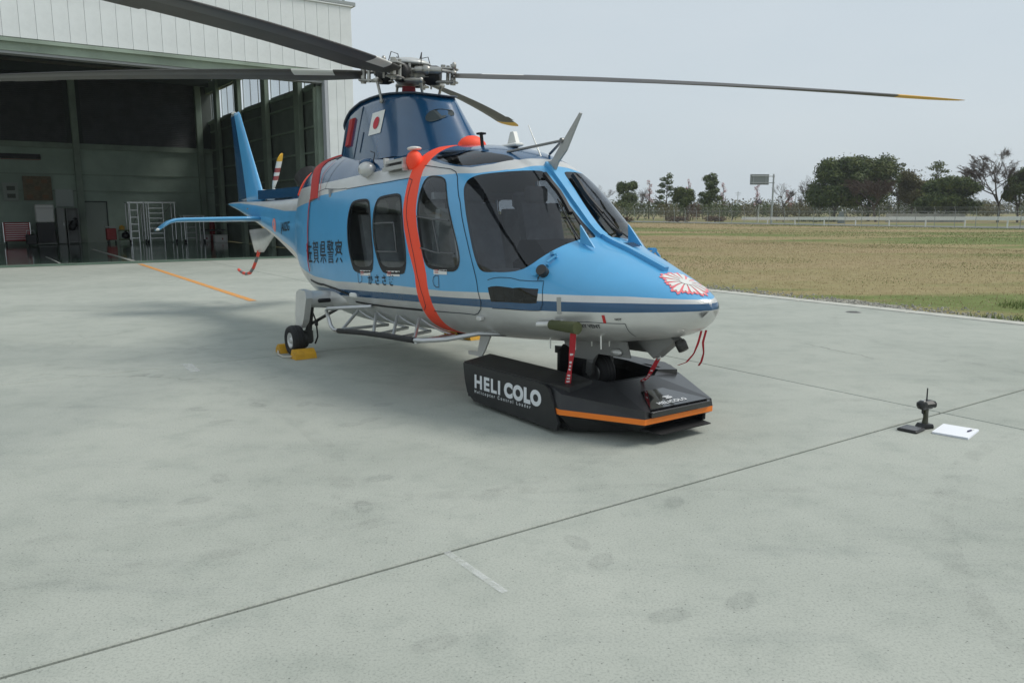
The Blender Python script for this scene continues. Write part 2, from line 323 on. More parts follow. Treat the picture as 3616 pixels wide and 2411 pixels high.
# faint curved tyre marks left by towed aircraft
def tyre_mat():
    m = bpy.data.materials.new('tyre_scuff'); m.use_nodes = True; t = m.node_tree; b = t.nodes['Principled BSDF']; L = t.links.new; b.inputs['Base Color'].default_value = (.12, .12, .12, 1); b.inputs['Roughness'].default_value = .9
    g = t.nodes.new('ShaderNodeNewGeometry'); n = t.nodes.new('ShaderNodeTexNoise'); n.inputs['Scale'].default_value = 5; n.inputs['Detail'].default_value = 7; n.inputs['Roughness'].default_value = .75; L(g.outputs['Position'], n.inputs['Vector'])
    r = t.nodes.new('ShaderNodeValToRGB'); r.color_ramp.elements[0].position = .46; r.color_ramp.elements[0].color = (0, 0, 0, 1); r.color_ramp.elements[1].position = .72; r.color_ramp.elements[1].color = (.12, .12, .12, 1)
    L(n.outputs['Fac'], r.inputs['Fac']); tr = t.nodes.new('ShaderNodeBsdfTransparent'); x = t.nodes.new('ShaderNodeMixShader'); L(r.outputs['Color'], x.inputs['Fac']); L(tr.outputs[0], x.inputs[1]); L(b.outputs[0], x.inputs[2]); L(x.outputs[0], t.nodes['Material Output'].inputs['Surface']); return m
TYRE = tyre_mat()
for cx_, cy_, r_, a0, a1, wd in ((-6, 3, 5.2, 10, 95, .14), (2, 14, 7.5, 215, 300, .12), (-9, 12, 6, -60, 20, .13), (6, 2, 4.2, 95, 175, .11), (1, -3, 7.4, 60, 120, .12), (-3, 18, 9, 230, 290, .14), (9, 10, 4.5, 150, 240, .1), (-4, 9, 6.1, 280, 335, .12)):
    k = 40; P = []
    for i in range(k):
        a = R(a0+(a1-a0)*i/(k-1))
        for q in (-.5, .5): P.append((cx_+(r_+q*wd)*math.cos(a), cy_+(r_+q*wd)*math.sin(a), .0022))
    tag(mesh_obj('tyre_mark', P, [(2*i, 2*i+1, 2*i+3, 2*i+2) for i in range(k-1)], TYRE), kind='structure')
# ------------------------------------------------------------------ hangar (local x to the right along the front, y inwards)
HR = empty('hangar', tuple(HC), (0, 0, AZ), 'white panelled aircraft hangar with its door open and a dark green interior', 'building')
HWD, HDP = 24.0, 18.4
WHITE = mat('white_wall_panel', (.73, .76, .76), .45, var=.04, scale=1.5)
GREY_G = mat('hangar_green_steel', (.26, .32, .26), .6, var=.15, scale=.6)
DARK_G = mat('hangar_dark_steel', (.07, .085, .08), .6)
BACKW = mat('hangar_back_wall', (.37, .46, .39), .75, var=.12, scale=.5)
SHUT = mat('louvre_grey', (.14, .145, .15), .5, var=.1, scale=2)
# cladding sheets of the door header, one by one
pm = None
for k in range(58):
    x0 = -k*.41
    if pm is None:
        o = MB().box((0, 0, 0), (.404, .05, 2.14), bev=.008).build('wall_panel', WHITE, HR); pm = o.data
    else:
        o = link(bpy.data.objects.new('wall_panel', pm), HR)
    o.location = (x0-.205, .025, 7.385)
MB().box((-12, .16, 7.38), (24, .2, 2.1)).build('header_frame', DARK_G, HR)
MB().box((-12, .03, 8.50), (24.1, .16, .08), bev=.01).build('coping', WHITE, HR)
MB().box((-12, .06, 6.25), (23.98, .12, .10)).box((-12, .35, 6.12), (23.9, .46, .3)).build('header_trim', GREY_G, HR)
MB().box((-12, .20, 5.93), (23.8, .10, .07)).box((-12, .45, 5.93), (23.8, .10, .07)).build('door_track', mat('dull_steel', (.28, .29, .29), .5, .4), HR)
# right jamb sheets
for k in range(3): MB().box((-.16-k*.31, .04, 3.1), (.304, .05, 6.2), bev=.008).build('jamb_panel', WHITE, HR)
MB().box((-1.0, .14, 3.0), (.10, .28, 5.95)).build('jamb_edge', mat('jamb_grey', (.42, .44, .47), .6), HR)
MB().box((-.48, .2, 3.05), (.9, .2, 6.1)).build('jamb_frame', DARK_G, HR)
# stacked door leaf pocket inside the opening
for k in range(2): MB().box((-.75-.0*k, .62+.3*k, 2.95), (.75, .10, 5.8)).build('door_leaf', GREY_G, HR)
# right wall: sheeting in storeys with girts, columns, clerestory windows
WX = -.25
for k in range(15):
    MB().box((WX+.06, 1.3+k*1.2, 3.08), (.05, 1.195, 6.16)).build('side_sheet', mat('side_sheet_green', (.16, .19, .165), .7, var=.12, scale=1), HR)
for k in range(6): MB().box((WX-.03, 9.3, .95+.95*k), (.10, 17.6, .07)).build('girt', GREY_G, HR)
MB().box((WX+.02, 9.5, 6.2), (.16, 18, .14)).build('window_sill', GREY_G, HR); MB().box((WX, 9.5, 7.95), (.26, 18, .5)).build('wall_head', GREY_G, HR)
colb = [4.4, 8.45, 12.45, 16.2]
for b in colb: MB().box((WX-.16, b, 4.1), (.2, .55, 8.2), bev=.02).build('column', GREY_G, HR)
MB().box((WX-.12, 2.4, 4.1), (.2, .22, 8.2)).build('column', DARK_G, HR)
PANE = glass('hangar_pane', (.82, .86, .88))
FR = mat('aluminium_frame', (.45, .47, .47), .4, .5)
prev = .6
for b in colb+[18.3]:
    a0, a1 = prev+.3, b-.3; n = 3
    wd = MB().box((WX+.02, (a0+a1)/2, 6.31), (.06, a1-a0, .06)).box((WX+.02, (a0+a1)/2, 7.67), (.06, a1-a0, .06))
    for q in range(n+1): wd.box((WX+.02, a0+(a1-a0)*q/n, 6.99), (.03, .04, 1.3))
    wo = wd.build('window', FR, HR)
    for q in range(n): mesh_obj('pane', [(WX+.03, a0+(a1-a0)*q/n+.02, 6.34), (WX+.03, a0+(a1-a0)*(q+1)/n-.02, 6.34), (WX+.03, a0+(a1-a0)*(q+1)/n-.02, 7.64), (WX+.03, a0+(a1-a0)*q/n+.02, 7.64)], [(0, 1, 2, 3)], PANE, wo)
    prev = b
# back wall
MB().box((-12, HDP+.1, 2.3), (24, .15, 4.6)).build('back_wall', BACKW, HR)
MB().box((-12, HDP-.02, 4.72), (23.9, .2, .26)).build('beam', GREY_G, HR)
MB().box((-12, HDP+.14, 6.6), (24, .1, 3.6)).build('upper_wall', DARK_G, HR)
for x0, x1 in ((-6.35, -1.0), (-12.4, -7.05), (-18.4, -13.1), (-23.6, -19.1)):
    n = 34; P = []; F = []
    for k in range(n):
        z0 = 4.88+k*(3.2/n); P += [(x0, HDP+.02, z0), (x1, HDP+.02, z0), (x1, HDP+.085, z0+3.2/n), (x0, HDP+.085, z0+3.2/n)]; F.append((4*k, 4*k+1, 4*k+2, 4*k+3))
        if k: F.append((4*k-1, 4*k-2, 4*k+1, 4*k))
    mesh_obj('roller_shutter', P, F, SHUT, HR)
for x in (-6.7, -12.75, -18.75, -.85): MB().box((x, HDP-.12, 4.1), (.30, .3, 8.2), bev=.02).build('column', GREY_G, HR)
# pale lower panels with trims on the back wall
MB().box((-12, HDP+.0, 3.35), (23.9, .06, .05)).box((-12, HDP+.0, 2.55), (23.9, .05, .04)).build('wall_trim', GREY_G, HR)
do = MB().box((-6.1, HDP-.0, 1.0), (1.05, .08, 2.0), bev=.01).build('door', mat('door_green_grey', (.33, .38, .34), .6), HR)
MB().box((-6.1, HDP-.04, 2.03), (1.16, .06, .06)).box((-6.66, HDP-.04, 1.0), (.05, .06, 2.0)).box((-5.55, HDP-.04, 1.0), (.05, .06, 2.0)).build('door_frame', DARK_G, do)
MB().tube((-5.75, HDP-.04, 1.02), (-5.75, HDP-.12, 1.02), .03).build('handle', FR, do)
# left wall, roof, inner rafters
MB().box((-24.1, 9.3, 4.2), (.2, 18.4, 8.4)).build('side_wall', WHITE, HR)
MB().box((-12.05, 9.4, 8.56), (24.4, 18.9, .12)).build('roof', mat('roof_sheet', (.33, .36, .36), .5, .2), HR)
for k in range(12): MB().box((-.2-k*2.1, 9.2, 8.66), (.05, 18.2, .09)).build('roof_seam', mat('roof_sheet', (.33, .36, .36), .5, .2), HR)
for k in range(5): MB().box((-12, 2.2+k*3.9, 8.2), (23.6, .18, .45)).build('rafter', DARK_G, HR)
# floor
EPOXY = mat('green_epoxy_floor', (.035, .075, .055), .12, var=.25, scale=.7, coat=.4)
fl = mesh_obj('hangar_floor', [hg(24, 0, .004), hg(.3, 0, .004), hg(.3, 18.4, .004), hg(24, 18.4, .004)], [(3, 2, 1, 0)], EPOXY); tag(fl, kind='structure')
mesh_obj('threshold', [hg(24, -.02, .008), hg(.9, -.02, .008), hg(.9, .95, .008), hg(24, .95, .008)], [(3, 2, 1, 0)], mat('threshold_green', (.12, .19, .145), .5, var=.15, scale=2), fl)
PWH = mat('floor_line_white', (.5, .52, .48), .5, var=.15, scale=4)
strip('floor_line', hg(23.5, .98), hg(1, .98), .05, .012, PWH, fl); strip('floor_line', hg(7.25, 1.1), hg(7.3, 10.5), .15, .012, PWH, fl); strip('floor_line', hg(9.3, 1.1), hg(9.35, 5.5), .05, .012, PWH, fl)
# ---- things standing in the hangar
def hthing(name, a, b, label, cat, rz=0): return empty(name, tuple(hg(a, b, .004)), (0, 0, AZ+rz), label, cat)
RED = mat('tool_red', (.33, .03, .03), .45); BLK = mat('black_plastic', (.012, .012, .013), .5); WHT = mat('white_enamel', (.72, .72, .70), .4); GRY = mat('grey_cabinet', (.26, .27, .26), .5); STEEL = mat('bright_steel', (.62, .63, .64), .3, .9)
t = hthing('tool_cabinet', 9.6, 16.9, 'wide red tool cabinet with many drawers by the hangar back wall', 'tool cabinet')
MB().box((0, 0, .62), (1.1, .5, .86), bev=.015).build('body', RED, t)
for k in range(8):
    d_ = MB().box((0, -.262, .26+k*.1), (1.02, .02, .088), bev=.004).build('drawer', RED, t); MB().box((0, -.28, .29+k*.1), (.9, .014, .012)).build('handle', STEEL, d_)
MB().box((-.53, -.25, .6), (.03, .04, .9)).box((.53, -.25, .6), (.03, .04, .9)).build('frame', STEEL, t)
for sx in (-.45, .45): MB().lathe([(.001, -.03), (.08, -.03), (.08, .03), (.001, .03)], (sx, -.12, .085), (1, 0, 0), 14).build('caster', BLK, t)
t = hthing('wheeled_case', 9.15, 15.2, 'dark wheeled case parked in front of the red tool cabinet', 'case'); MB().box((0, 0, .3), (.42, .4, .45), bev=.04).build('body', BLK, t); MB().path([(-.15, .2, .5), (-.15, .25, .7), (.15, .25, .7), (.15, .2, .5)], .012).build('handle', STEEL, t)
t = hthing('office_machine', 8.42, 16.9, 'white topped office machine with a black lower half beside the red tool cabinet', 'machine')
MB().box((0, 0, 1.46), (.76, .5, .84), bev=.04).build('body', WHT, t); MB().box((0, -.02, .53), (.74, .48, .98), bev=.015).build('base', BLK, t); MB().box((0, -.262, 1.70), (.7, .01, .012)).build('lid_seam', BLK, t); MB().box((0, -.20, .06), (.8, .62, .05)).build('foot', GRY, t)
t = hthing('locker', 7.75, 17.2, 'tall grey steel locker next to the white topped machine', 'locker'); MB().box((0, 0, .88), (.34, .5, 1.7), bev=.01).build('body', GRY, t); MB().box((0, -.255, .88), (.30, .015, 1.6), bev=.004).build('door', GRY, t); MB().box((.1, -.27, .95), (.02, .02, .12)).build('handle', STEEL, t)
t = hthing('shelf_unit', 7.25, 17.2, 'open shelf unit with dark bags left of the hangar back door', 'shelf')
sh = MB().box((-.24, 0, .86), (.03, .5, 1.7)).box((.24, 0, .86), (.03, .5, 1.7)).box((0, .24, .86), (.5, .02, 1.7)); sh.build('frame', GRY, t)
for z in (.08, .6, 1.15, 1.7): MB().box((0, 0, z), (.46, .46, .025)).build('shelf', GRY, t)
tb = MB()
for k in range(3): tb.ell((-.05+.08*k, -.1, .82+.12*k), (.17, .16, .2), 10, 6)
tag(tb.build('duffel_bag', BLK), 'black bag stuffed onto the open shelf unit', 'bag').matrix_world = Matrix.Translation(hg(7.25, 17.2)) @ Matrix.Rotation(AZ, 4, 'Z')
t = hthing('roller_cart', 5.7, 16.6, 'small red drawer trolley in front of the back door', 'trolley'); MB().box((0, 0, .45), (.44, .36, .56), bev=.02).build('body', RED, t); MB().box((0, 0, .80), (.5, .4, .05), bev=.01).build('top', mat('cart_grey', (.4, .4, .4), .5), t)
for k in range(4): MB().box((0, -.19, .25+k*.13), (.40, .02, .11), bev=.004).build('drawer', RED, t)
for sx in (-.17, .17): MB().lathe([(.001, -.025), (.07, -.025), (.07, .025), (.001, .025)], (sx, -.1, .075), (1, 0, 0), 12).build('caster', BLK, t)
t = hthing('hand_cart', 5.1, 16.6, 'low green service cart with a yellow box on its tray', 'cart'); MB().box((0, 0, .62), (.5, .36, .05)).box((0, 0, .18), (.5, .36, .05)).build('tray', mat('cart_green', (.12, .17, .07), .6), t)
for sx, sy in ((-1, -1), (1, -1), (-1, 1), (1, 1)): MB().tube((sx*.23, sy*.16, .05), (sx*.23, sy*.16, .66), .014).build('leg', GRY, t)
tag(MB().box((0, 0, .09), (.24, .2, .18), bev=.02).box((0, 0, .2), (.1, .04, .04)).build('yellow_case', mat('case_yellow', (.6, .33, .02), .5)), 'yellow box standing on the green service cart', 'box').matrix_world = Matrix.Translation(hg(5.2, 16.6, .66)) @ Matrix.Rotation(AZ, 4, 'Z')
tag(MB().ell((0, 0, .17), (.2, .17, .17), 12, 8).lathe([(.06, 0), (.06, .1)], (0, 0, .28), (0, 0, 1), 10).build('pressure_tank', BLK), 'black round tank sitting on the lower tray of the green cart', 'tank').matrix_world = Matrix.Translation(hg(5.05, 16.6, .21)) @ Matrix.Rotation(AZ, 4, 'Z')
# maintenance stands: aluminium towers with steps, rails and braces
def stand(a, b, w_, h_, label, steps=6):
    t = hthing('maintenance_stand', a, b, label, 'maintenance stand')
    for sx in (-1, 1):
        for sy in (-1, 1): MB().tube((sx*w_/2, sy*.4, .08), (sx*w_/2, sy*.4, h_), .028).build('post', STEEL, t)
    MB().box((0, 0, h_-.02), (w_+.1, .9, .06)).build('platform', STEEL, t)
    for k in range(steps): MB().box((-w_*.18, -.42, .25+k*(h_-.3)/steps), (w_*.5, .16, .035)).build('step', STEEL, t)
    for sx in (-1, 1): MB().box((-w_*.18+sx*w_*.25, -.42, h_/2), (.035, .06, h_)).build('stringer', STEEL, t)
    MB().tube((-w_/2, .4, .15), (w_/2, .4, h_-.1), .016).tube((w_/2, -.4, .15), (w_/2, .4, h_-.1), .016).build('brace', GRY, t)
    for sx in (-1, 1): MB().lathe([(.001, -.03), (.09, -.03), (.09, .03), (.001, .03)], (sx*w_/2, -.4, .09), (1, 0, 0), 12).build('caster', BLK, t)
stand(3.55, 16.0, 1.3, 2.0, 'silver maintenance stand with wide steps behind the tailplane', 7)
stand(4.55, 16.6, .7, 2.0, 'narrow silver stand left of the wide stepped maintenance stand', 5)
stand(2.15, 15.4, .9, 1.35, 'lower silver work stand nearest the right hangar wall', 4)
# boards on the back wall
t = hthing('notice_board', 9.62, 18.28, 'small notice board with two dark papers on the hangar back wall', 'notice board'); MB().box((0, 0, 2.47), (.62, .03, .85), bev=.008).build('panel', mat('board_pale', (.36, .40, .36), .7), t)
for z in (2.28, 2.64): MB().box((.02, -.02, z), (.34, .006, .2)).build('paper', mat('paper_dark', (.11, .12, .10), .8), t)
t = hthing('pin_board', 8.5, 18.28, 'large brown pin board high on the hangar back wall', 'notice board'); MB().box((0, 0, 2.65), (1.2, .03, 1.15), bev=.01).build('panel', mat('cork', (.20, .165, .11), .85, var=.15, scale=6), t)
for x, z in ((-.35, 2.25), (.3, 2.25), (-.3, 2.98), (.3, 2.98), (0, 2.65)): MB().box((x, -.02, z), (.26, .006, .18)).build('paper', mat('paper_tan', (.24, .15, .09), .8), t)
t = hthing('white_board', 7.4, 18.28, 'pale blank board under a dark box beside the column', 'board'); MB().box((0, 0, 2.2), (.78, .03, .86), bev=.01).build('panel', mat('board_white', (.42, .47, .45), .5), t)
t = hthing('dark_banner', 9.7, 18.28, 'long dark sign strip across the top left of the back wall', 'sign'); MB().box((0, 0, 4.15), (2.9, .05, .22), bev=.01).build('panel', BLK, t); MB().box((0, 0, 4.0), (2.9, .04, .02)).build('trim', RED, t)
# white boxes and engine trays on the floor near the right wall
for a, b, sx, sz, nm in ((1.35, 16.4, .5, .34, 'white plastic box on the floor left of the dark pallet'), (.95, 14.9, .62, .36, 'white plastic box with red label beside the right hangar wall')):
    t = hthing('storage_box', a, b, nm, 'box'); MB().box((0, 0, sz/2), (sx, .4, sz), bev=.03).build('body', WHT, t); MB().box((0, 0, sz+.015), (sx+.04, .44, .03), bev=.01).build('lid', WHT, t)
    MB().box((.05, -.205, sz*.5), (.06, .006, .08)).build('sticker', RED, t)
t = hthing('slatted_pallet', 1.1, 15.6, 'dark slatted board leaning over the white boxes by the wall', 'pallet')
for k in range(9): MB().box((-.5+.125*k, 0, .62), (.10, .5, .03), rz=0).build('slat', mat('dark_board', (.07, .075, .07), .7), t)
MB().box((0, 0, .585), (1.15, .06, .05)).box((0, .2, .585), (1.15, .06, .05)).box((-.5, .1, .29), (.05, .05, .56)).box((.5, .1, .29), (.05, .05, .56)).build('frame', GRY, t)
t = hthing('gas_cylinder', .75, 17.2, 'red cylinder standing upright near the right wall corner', 'cylinder'); MB().lathe([(.001, 0), (.13, 0), (.14, .04), (.14, 1.0), (.09, 1.1), (.04, 1.14), (.04, 1.22), (.001, 1.22)], (0, 0, 0), (0, 0, 1), 16).build('body', mat('cyl_red', (.28, .025, .03), .4), t); MB().tube((0, 0, 1.2), (.1, 0, 1.3), .02).build('valve', STEEL, t)
# ------------------------------------------------------------------ helicopter
# ---- fuselage skin: s = metres aft of the nose, t = angle in the section (-90 keel, 0 widest, +90 crown)
def pchip(xs, ys):
    xs = np.array(xs, float); ys = np.array(ys, float)
    hh = np.diff(xs); dd = np.diff(ys)/hh; m = np.zeros(len(xs))
    for i in range(1, len(xs)-1):
        if dd[i-1]*dd[i] > 0:
            w1 = 2*hh[i]+hh[i-1]; w2 = hh[i]+2*hh[i-1]
            m[i] = (w1+w2)/(w1/dd[i-1]+w2/dd[i])
    m[0] = dd[0]; m[-1] = dd[-1]
    def ev(x):
        x = np.clip(np.asarray(x, float), xs[0], xs[-1])
        i = np.clip(np.searchsorted(xs, x)-1, 0, len(xs)-2)
        q = (x-xs[i])/hh[i]
        return ((1+2*q)*(1-q)**2*ys[i] + q*(1-q)**2*hh[i]*m[i] + q*q*(3-2*q)*ys[i+1] + q*q*(q-1)*hh[i]*m[i+1])
    return ev
# s, keel z, crown z, half width, z of widest, n lower, n upper
STN = [
(-.06, .699, .701, .001, .700, 2.0, 2.0),
(-.04, .640, .752, .088, .697, 2.0, 2.0),
(.02, .578, .796, .170, .695, 2.1, 2.0),
(.12, .518, .846, .262, .695, 2.2, 2.0),
(.25, .480, .902, .350, .700, 2.3, 2.0),
(.42, .452, .970, .450, .705, 2.4, 2.0),
(.70, .420, 1.080, .575, .720, 2.5, 2.1),
(1.04, .395, 1.210, .675, .740, 2.6, 2.4),
(1.30, .380, 1.440, .725, .780, 2.6, 2.7),
(1.50, .370, 1.640, .745, .820, 2.7, 2.7),
(1.72, .360, 1.835, .760, .860, 2.7, 2.6),
(2.00, .350, 1.975, .775, .900, 2.7, 2.5),
(2.30, .340, 2.050, .785, .920, 2.7, 2.5),
(2.70, .333, 2.100, .790, .940, 2.7, 2.5),
(3.20, .330, 2.155, .790, .950, 2.7, 2.5),
(3.80, .325, 2.210, .790, .960, 2.7, 2.5),
(4.40, .325, 2.260, .785, .980, 2.7, 2.5),
(5.00, .355, 2.280, .765, 1.02, 2.6, 2.8),
(5.50, .470, 2.260, .735, 1.10, 2.5, 3.1),
(5.90, .580, 2.190, .670, 1.18, 2.4, 3.0),
(6.20, .670, 2.040, .570, 1.24, 2.4, 2.6),
(6.50, .765, 1.960, .480, 1.30, 2.3, 2.3),
(7.00, .930, 1.920, .400, 1.40, 2.2, 2.3),
(7.70, 1.170, 1.920, .320, 1.52, 2.1, 2.3),
(8.50, 1.410, 1.940, .250, 1.66, 2.0, 2.3),
(9.30, 1.620, 1.970, .190, 1.79, 2.0, 2.3),
(10.2, 1.840, 2.010, .110, 1.92, 2.0, 2.2),
(10.8, 1.960, 2.030, .050, 1.99, 2.0, 2.0),
(11.0, 2.000, 2.020, .012, 2.01, 2.0, 2.0)]
_c = list(zip(*STN)); ZB, ZT, HW, ZW, NB, NT = [pchip(_c[0], c) for c in _c[1:]]
def skin(s, t):
    """s, t arrays (t in degrees) -> s, y (starboard +), z"""
    s = np.asarray(s, float); t = np.radians(np.asarray(t, float))
    up = t >= 0
    n = np.where(up, NT(s), NB(s)); hgt = np.where(up, ZT(s)-ZW(s), ZW(s)-ZB(s))
    y = HW(s)*np.abs(np.cos(t))**(2/n); z = ZW(s)+np.sign(t)*hgt*np.abs(np.sin(t))**(2/n)
    return np.stack([s+0*t, y, z], -1)
def t_of_z(s, z):
    n = np.where(z >= ZW(s), NT(s), NB(s)); hgt = np.where(z >= ZW(s), ZT(s)-ZW(s), ZW(s)-ZB(s))
    q = np.clip(np.abs(z-ZW(s))/hgt, 0, 1)
    return np.degrees(np.sign(z-ZW(s))*np.arcsin(q**(n/2)))
def t_of_y(s, y):
    n = NT(s); q = np.clip(np.abs(y)/HW(s), 0, 1)
    return np.degrees(np.arccos(q**(n/2)))
def skin_n(s, t):
    e = 1e-3
    s = np.asarray(s, float); t = np.asarray(t, float)
    a = skin(np.minimum(s+e, 11), t)-skin(np.maximum(s-e, -.06), t)
    b = skin(s, np.minimum(t+.2, 89.9))-skin(s, np.maximum(t-.2, -89.9))
    n = np.cross(b, a); n /= np.linalg.norm(n, axis=-1, keepdims=True)+1e-12
    return n
SW = 4.93
HELI = empty('helicopter', (-1.517, 9.323, 0), (0, -R(2.8), R(-54.5)), 'blue and silver police helicopter with a fluorescent orange band, nose raised on a tug', 'helicopter')
def L(s, y, z): return (SW-s, -y, z)
def on(s, t, off=0.0, side=1):
    p = skin(s, t)+skin_n(s, t)*off; return np.array([SW-p[0], -p[1]*side, p[2]])
P_LB = mat('light_blue_paint', (.085, .365, .65), .33, coat=.4, var=.03, scale=3, bump=.04, bscale=2.2)
P_DB = mat('dark_blue_paint', (.010, .072, .17), .22, coat=.7, var=.05, scale=3, bump=.03, bscale=2)
P_SV = mat('silver_paint', (.62, .62, .605), .36, .40, coat=.3, var=.04, scale=4, bump=.04, bscale=2.2)
P_OR = mat('fluorescent_orange', (1.0, .085, .032), .6)
P_BK = mat('black_rubber', (.012, .012, .013), .55)
P_WH = mat('white_paint', (.78, .78, .74), .35, coat=.3)
P_RD = mat('red_cloth', (.50, .045, .04), .75, bump=.3, bscale=60)
P_RT = mat('red_webbing', (.42, .02, .03), .8)
P_GM = mat('gun_metal', (.22, .22, .215), .4, .7)
P_TI = mat('titanium', (.42, .41, .38), .38, .75, var=.12, scale=12)
P_DK = mat('dark_metal', (.05, .05, .048), .5, .4)
P_LN = mat('cabin_lining_grey', (.26, .27, .28), .85)
P_ST = mat('seat_cover', (.42, .43, .44), .85, var=.1)
G_WS = glass('windshield_glass', (.30, .32, .35), .01, 1.5); G_CB = glass('cabin_glass', (.70, .73, .74), .01, 1.5); G_RF = glass('roof_glass', (.10, .11, .13), .03, 1.5)
# outlines in (s, t)
W_SHIELD = [(2.036, 40), (2.035, 42.8), (2.019, 45), (1.979, 47.6), (1.927, 50.2), (1.84, 54.3), (1.752, 60.5), (1.691, 67.6), (1.656, 75.5), (1.642, 80.7), (1.633, 84.4), (1.615, 86.0), (1.525, 86.4), (1.431, 86.7), (1.343, 87.0), (1.255, 87.2), (1.178, 87.4), (1.104, 87.7), (1.053, 87.3), (1.028, 85.4), (1.03, 82.2), (1.036, 76.9), (1.031, 70.1), (1.035, 61.9), (1.042, 54.1), (1.064, 41.7), (1.105, 28.9), (1.14, 22.3), (1.179, 17.2), (1.257, 11.5), (1.379, 7.5), (1.524, 4.7), (1.596, 3.9), (1.649, 4.2), (1.686, 5.6), (1.738, 9.4), (1.812, 17.4), (1.924, 28.1), (2.022, 37.1)]
W_REAR = [(4.097, 24.9), (4.049, 26.2), (3.94, 27.1), (3.804, 27.5), (3.734, 27.3), (3.68, 25.7), (3.606, 18.6), (3.559, 11.3), (3.52, 5), (3.526, 1.9), (3.576, .7), (3.7, .4), (3.868, .3), (3.966, .9), (4.032, 2.9), (4.085, 7.1), (4.119, 13.9), (4.125, 19.5)]
W_MID = [(3.489, 28.1), (3.42, 29), (3.278, 29.8), (3.138, 30.5), (3.068, 30.1), (3.028, 28.3), (2.967, 22.3), (2.898, 13.7), (2.849, 7.2), (2.835, 3.2), (2.855, 1.6), (2.914, .9), (3.081, .7), (3.227, .7), (3.326, 1.4), (3.397, 3.5), (3.458, 7.6), (3.506, 13.3), (3.527, 19.8), (3.521, 25.1)]
W_DOOR = [(2.679, 31.1), (2.684, 36), (2.677, 40.8), (2.624, 42.5), (2.526, 42.8), (2.418, 42.2), (2.338, 40.3), (2.254, 33.5), (2.163, 25.8), (2.061, 18.1), (1.981, 11.6), (1.936, 6.9), (1.935, 4.5), (1.97, 3), (2.037, 2.2), (2.219, 2), (2.393, 2.2), (2.462, 3.1), (2.511, 6.1), (2.57, 12.2), (2.622, 18.2), (2.661, 24.9)]
W_ROOF = [(2.80, 59.4), (2.815, 66.1), (2.74, 69.7), (2.421, 68.6), (2.061, 70.4), (1.88, 76), (1.83, 75.5), (1.82, 74.1), (1.88, 63.8), (2.086, 54.3), (2.294, 52.5), (2.536, 54.7)]
W_CHIN = [(1.55, .1), (1.255, 2.9), (1.011, 9.7), (1.014, 3.9), (1.023, -.3), (1.26, -3.3), (1.52, -7.2), (1.536, -2.6)]
BAND_L = [(3.03, 89.8), (3.05, 75), (3.06, 60), (3.03, 48), (2.97, 33.6), (2.937, 22.9), (2.874, 14.8), (2.77, 5.6), (2.67, -.8), (2.66, -14), (2.66, -28), (2.70, -55), (2.72, -89.8)]
BAND_R = [(2.84, 89.8), (2.84, 75), (2.83, 60), (2.818, 48), (2.737, 33.8), (2.692, 23.1), (2.635, 16.1), (2.532, 6), (2.461, -.3), (2.44, -14), (2.43, -28), (2.47, -55), (2.49, -89.8)]
KT = .012
def dens(poly, close=True, step=.035):
    o = []; n = len(poly)
    for i in range(n if close else n-1):
        a = np.array(poly[i], float); b = np.array(poly[(i+1) % n], float); k = max(1, int(math.hypot(b[0]-a[0], (b[1]-a[1])*KT)/step))
        o += [tuple(a+(b-a)*j/k) for j in range(k)]
    if not close: o.append(poly[-1])
    return o
def chaikin(poly, it=1):
    for _ in range(it):
        o = []
        for i in range(len(poly)):
            a = np.array(poly[i]); b = np.array(poly[(i+1) % len(poly)]); o += [tuple(.75*a+.25*b), tuple(.25*a+.75*b)]
        poly = o
    return poly
def grow(poly, d):
    """outline moved outwards by d metres in the (s, t) chart"""
    P = np.array([(s, t*KT) for s, t in poly]); A = .5*np.sum(P[:, 0]*np.roll(P[:, 1], -1)-np.roll(P[:, 0], -1)*P[:, 1]); o = []
    for i in range(len(P)):
        e = P[(i+1) % len(P)]-P[i-1]; n = np.array([e[1], -e[0]])/(np.linalg.norm(e)+1e-9)*(1 if A > 0 else -1); q = P[i]+n*d; o.append((q[0], q[1]/KT))
    return o
def inside(px, py, poly):
    P = np.array(poly); r = np.zeros(len(px), bool); j = len(P)-1
    for i in range(len(P)):
        xi, yi, xj, yj = P[i, 0], P[i, 1], P[j, 0], P[j, 1]
        c = ((yi > py) != (yj > py)) & (px < (xj-xi)*(py-yi)/((yj-yi) if yj != yi else 1e-9)+xi); r ^= c; j = i
    return r
W_SHIELD, W_REAR, W_MID, W_DOOR, W_ROOF = [chaikin(p, 1) for p in (W_SHIELD, W_REAR, W_MID, W_DOOR, W_ROOF)]
WINS = {'windshield': (W_SHIELD, G_WS, 0), 'rear_cabin_window': (W_REAR, G_CB, .02), 'front_cabin_window': (W_MID, G_CB, .02), 'crew_door_window': (W_DOOR, G_CB, .012), 'roof_window': (W_ROOF, G_RF, 0), 'chin_window': (W_CHIN, G_RF, 0)}
z_sb = lambda s: np.interp(s, [-.06, .35, .95, 2, 5.6], [.688, .679, .677, .675, .66])
z_st = lambda s: np.interp(s, [-.06, .35, .95, 2, 5.6], [.735, .745, .75, .738, .735])
z_bl = lambda s: np.interp(s, [-.06, 0, .35, 1, 2.2, 3.3, 4.5, 5.2, 6, 6.81, 7.29, 8.12, 8.76, 9.5, 10.5, 11], [.758, .765, .79, .803, .79, .82, .82, .86, .99, 1.19, 1.28, 1.46, 1.60, 1.74, 1.93, 2.0])
z_s1 = lambda s: np.interp(s, [-.2, 1.68, 1.77, 1.86, 1.97, 2.2, 2.75, 3.2, 4.3, 5.0, 5.22, 6.2, 7.25, 8.86, 10, 11], [1.79, 1.79, 1.77, 1.767, 1.762, 1.78, 1.80, 1.81, 1.79, 1.77, 1.72, 1.66, 1.71, 1.87, 1.97, 2.014])
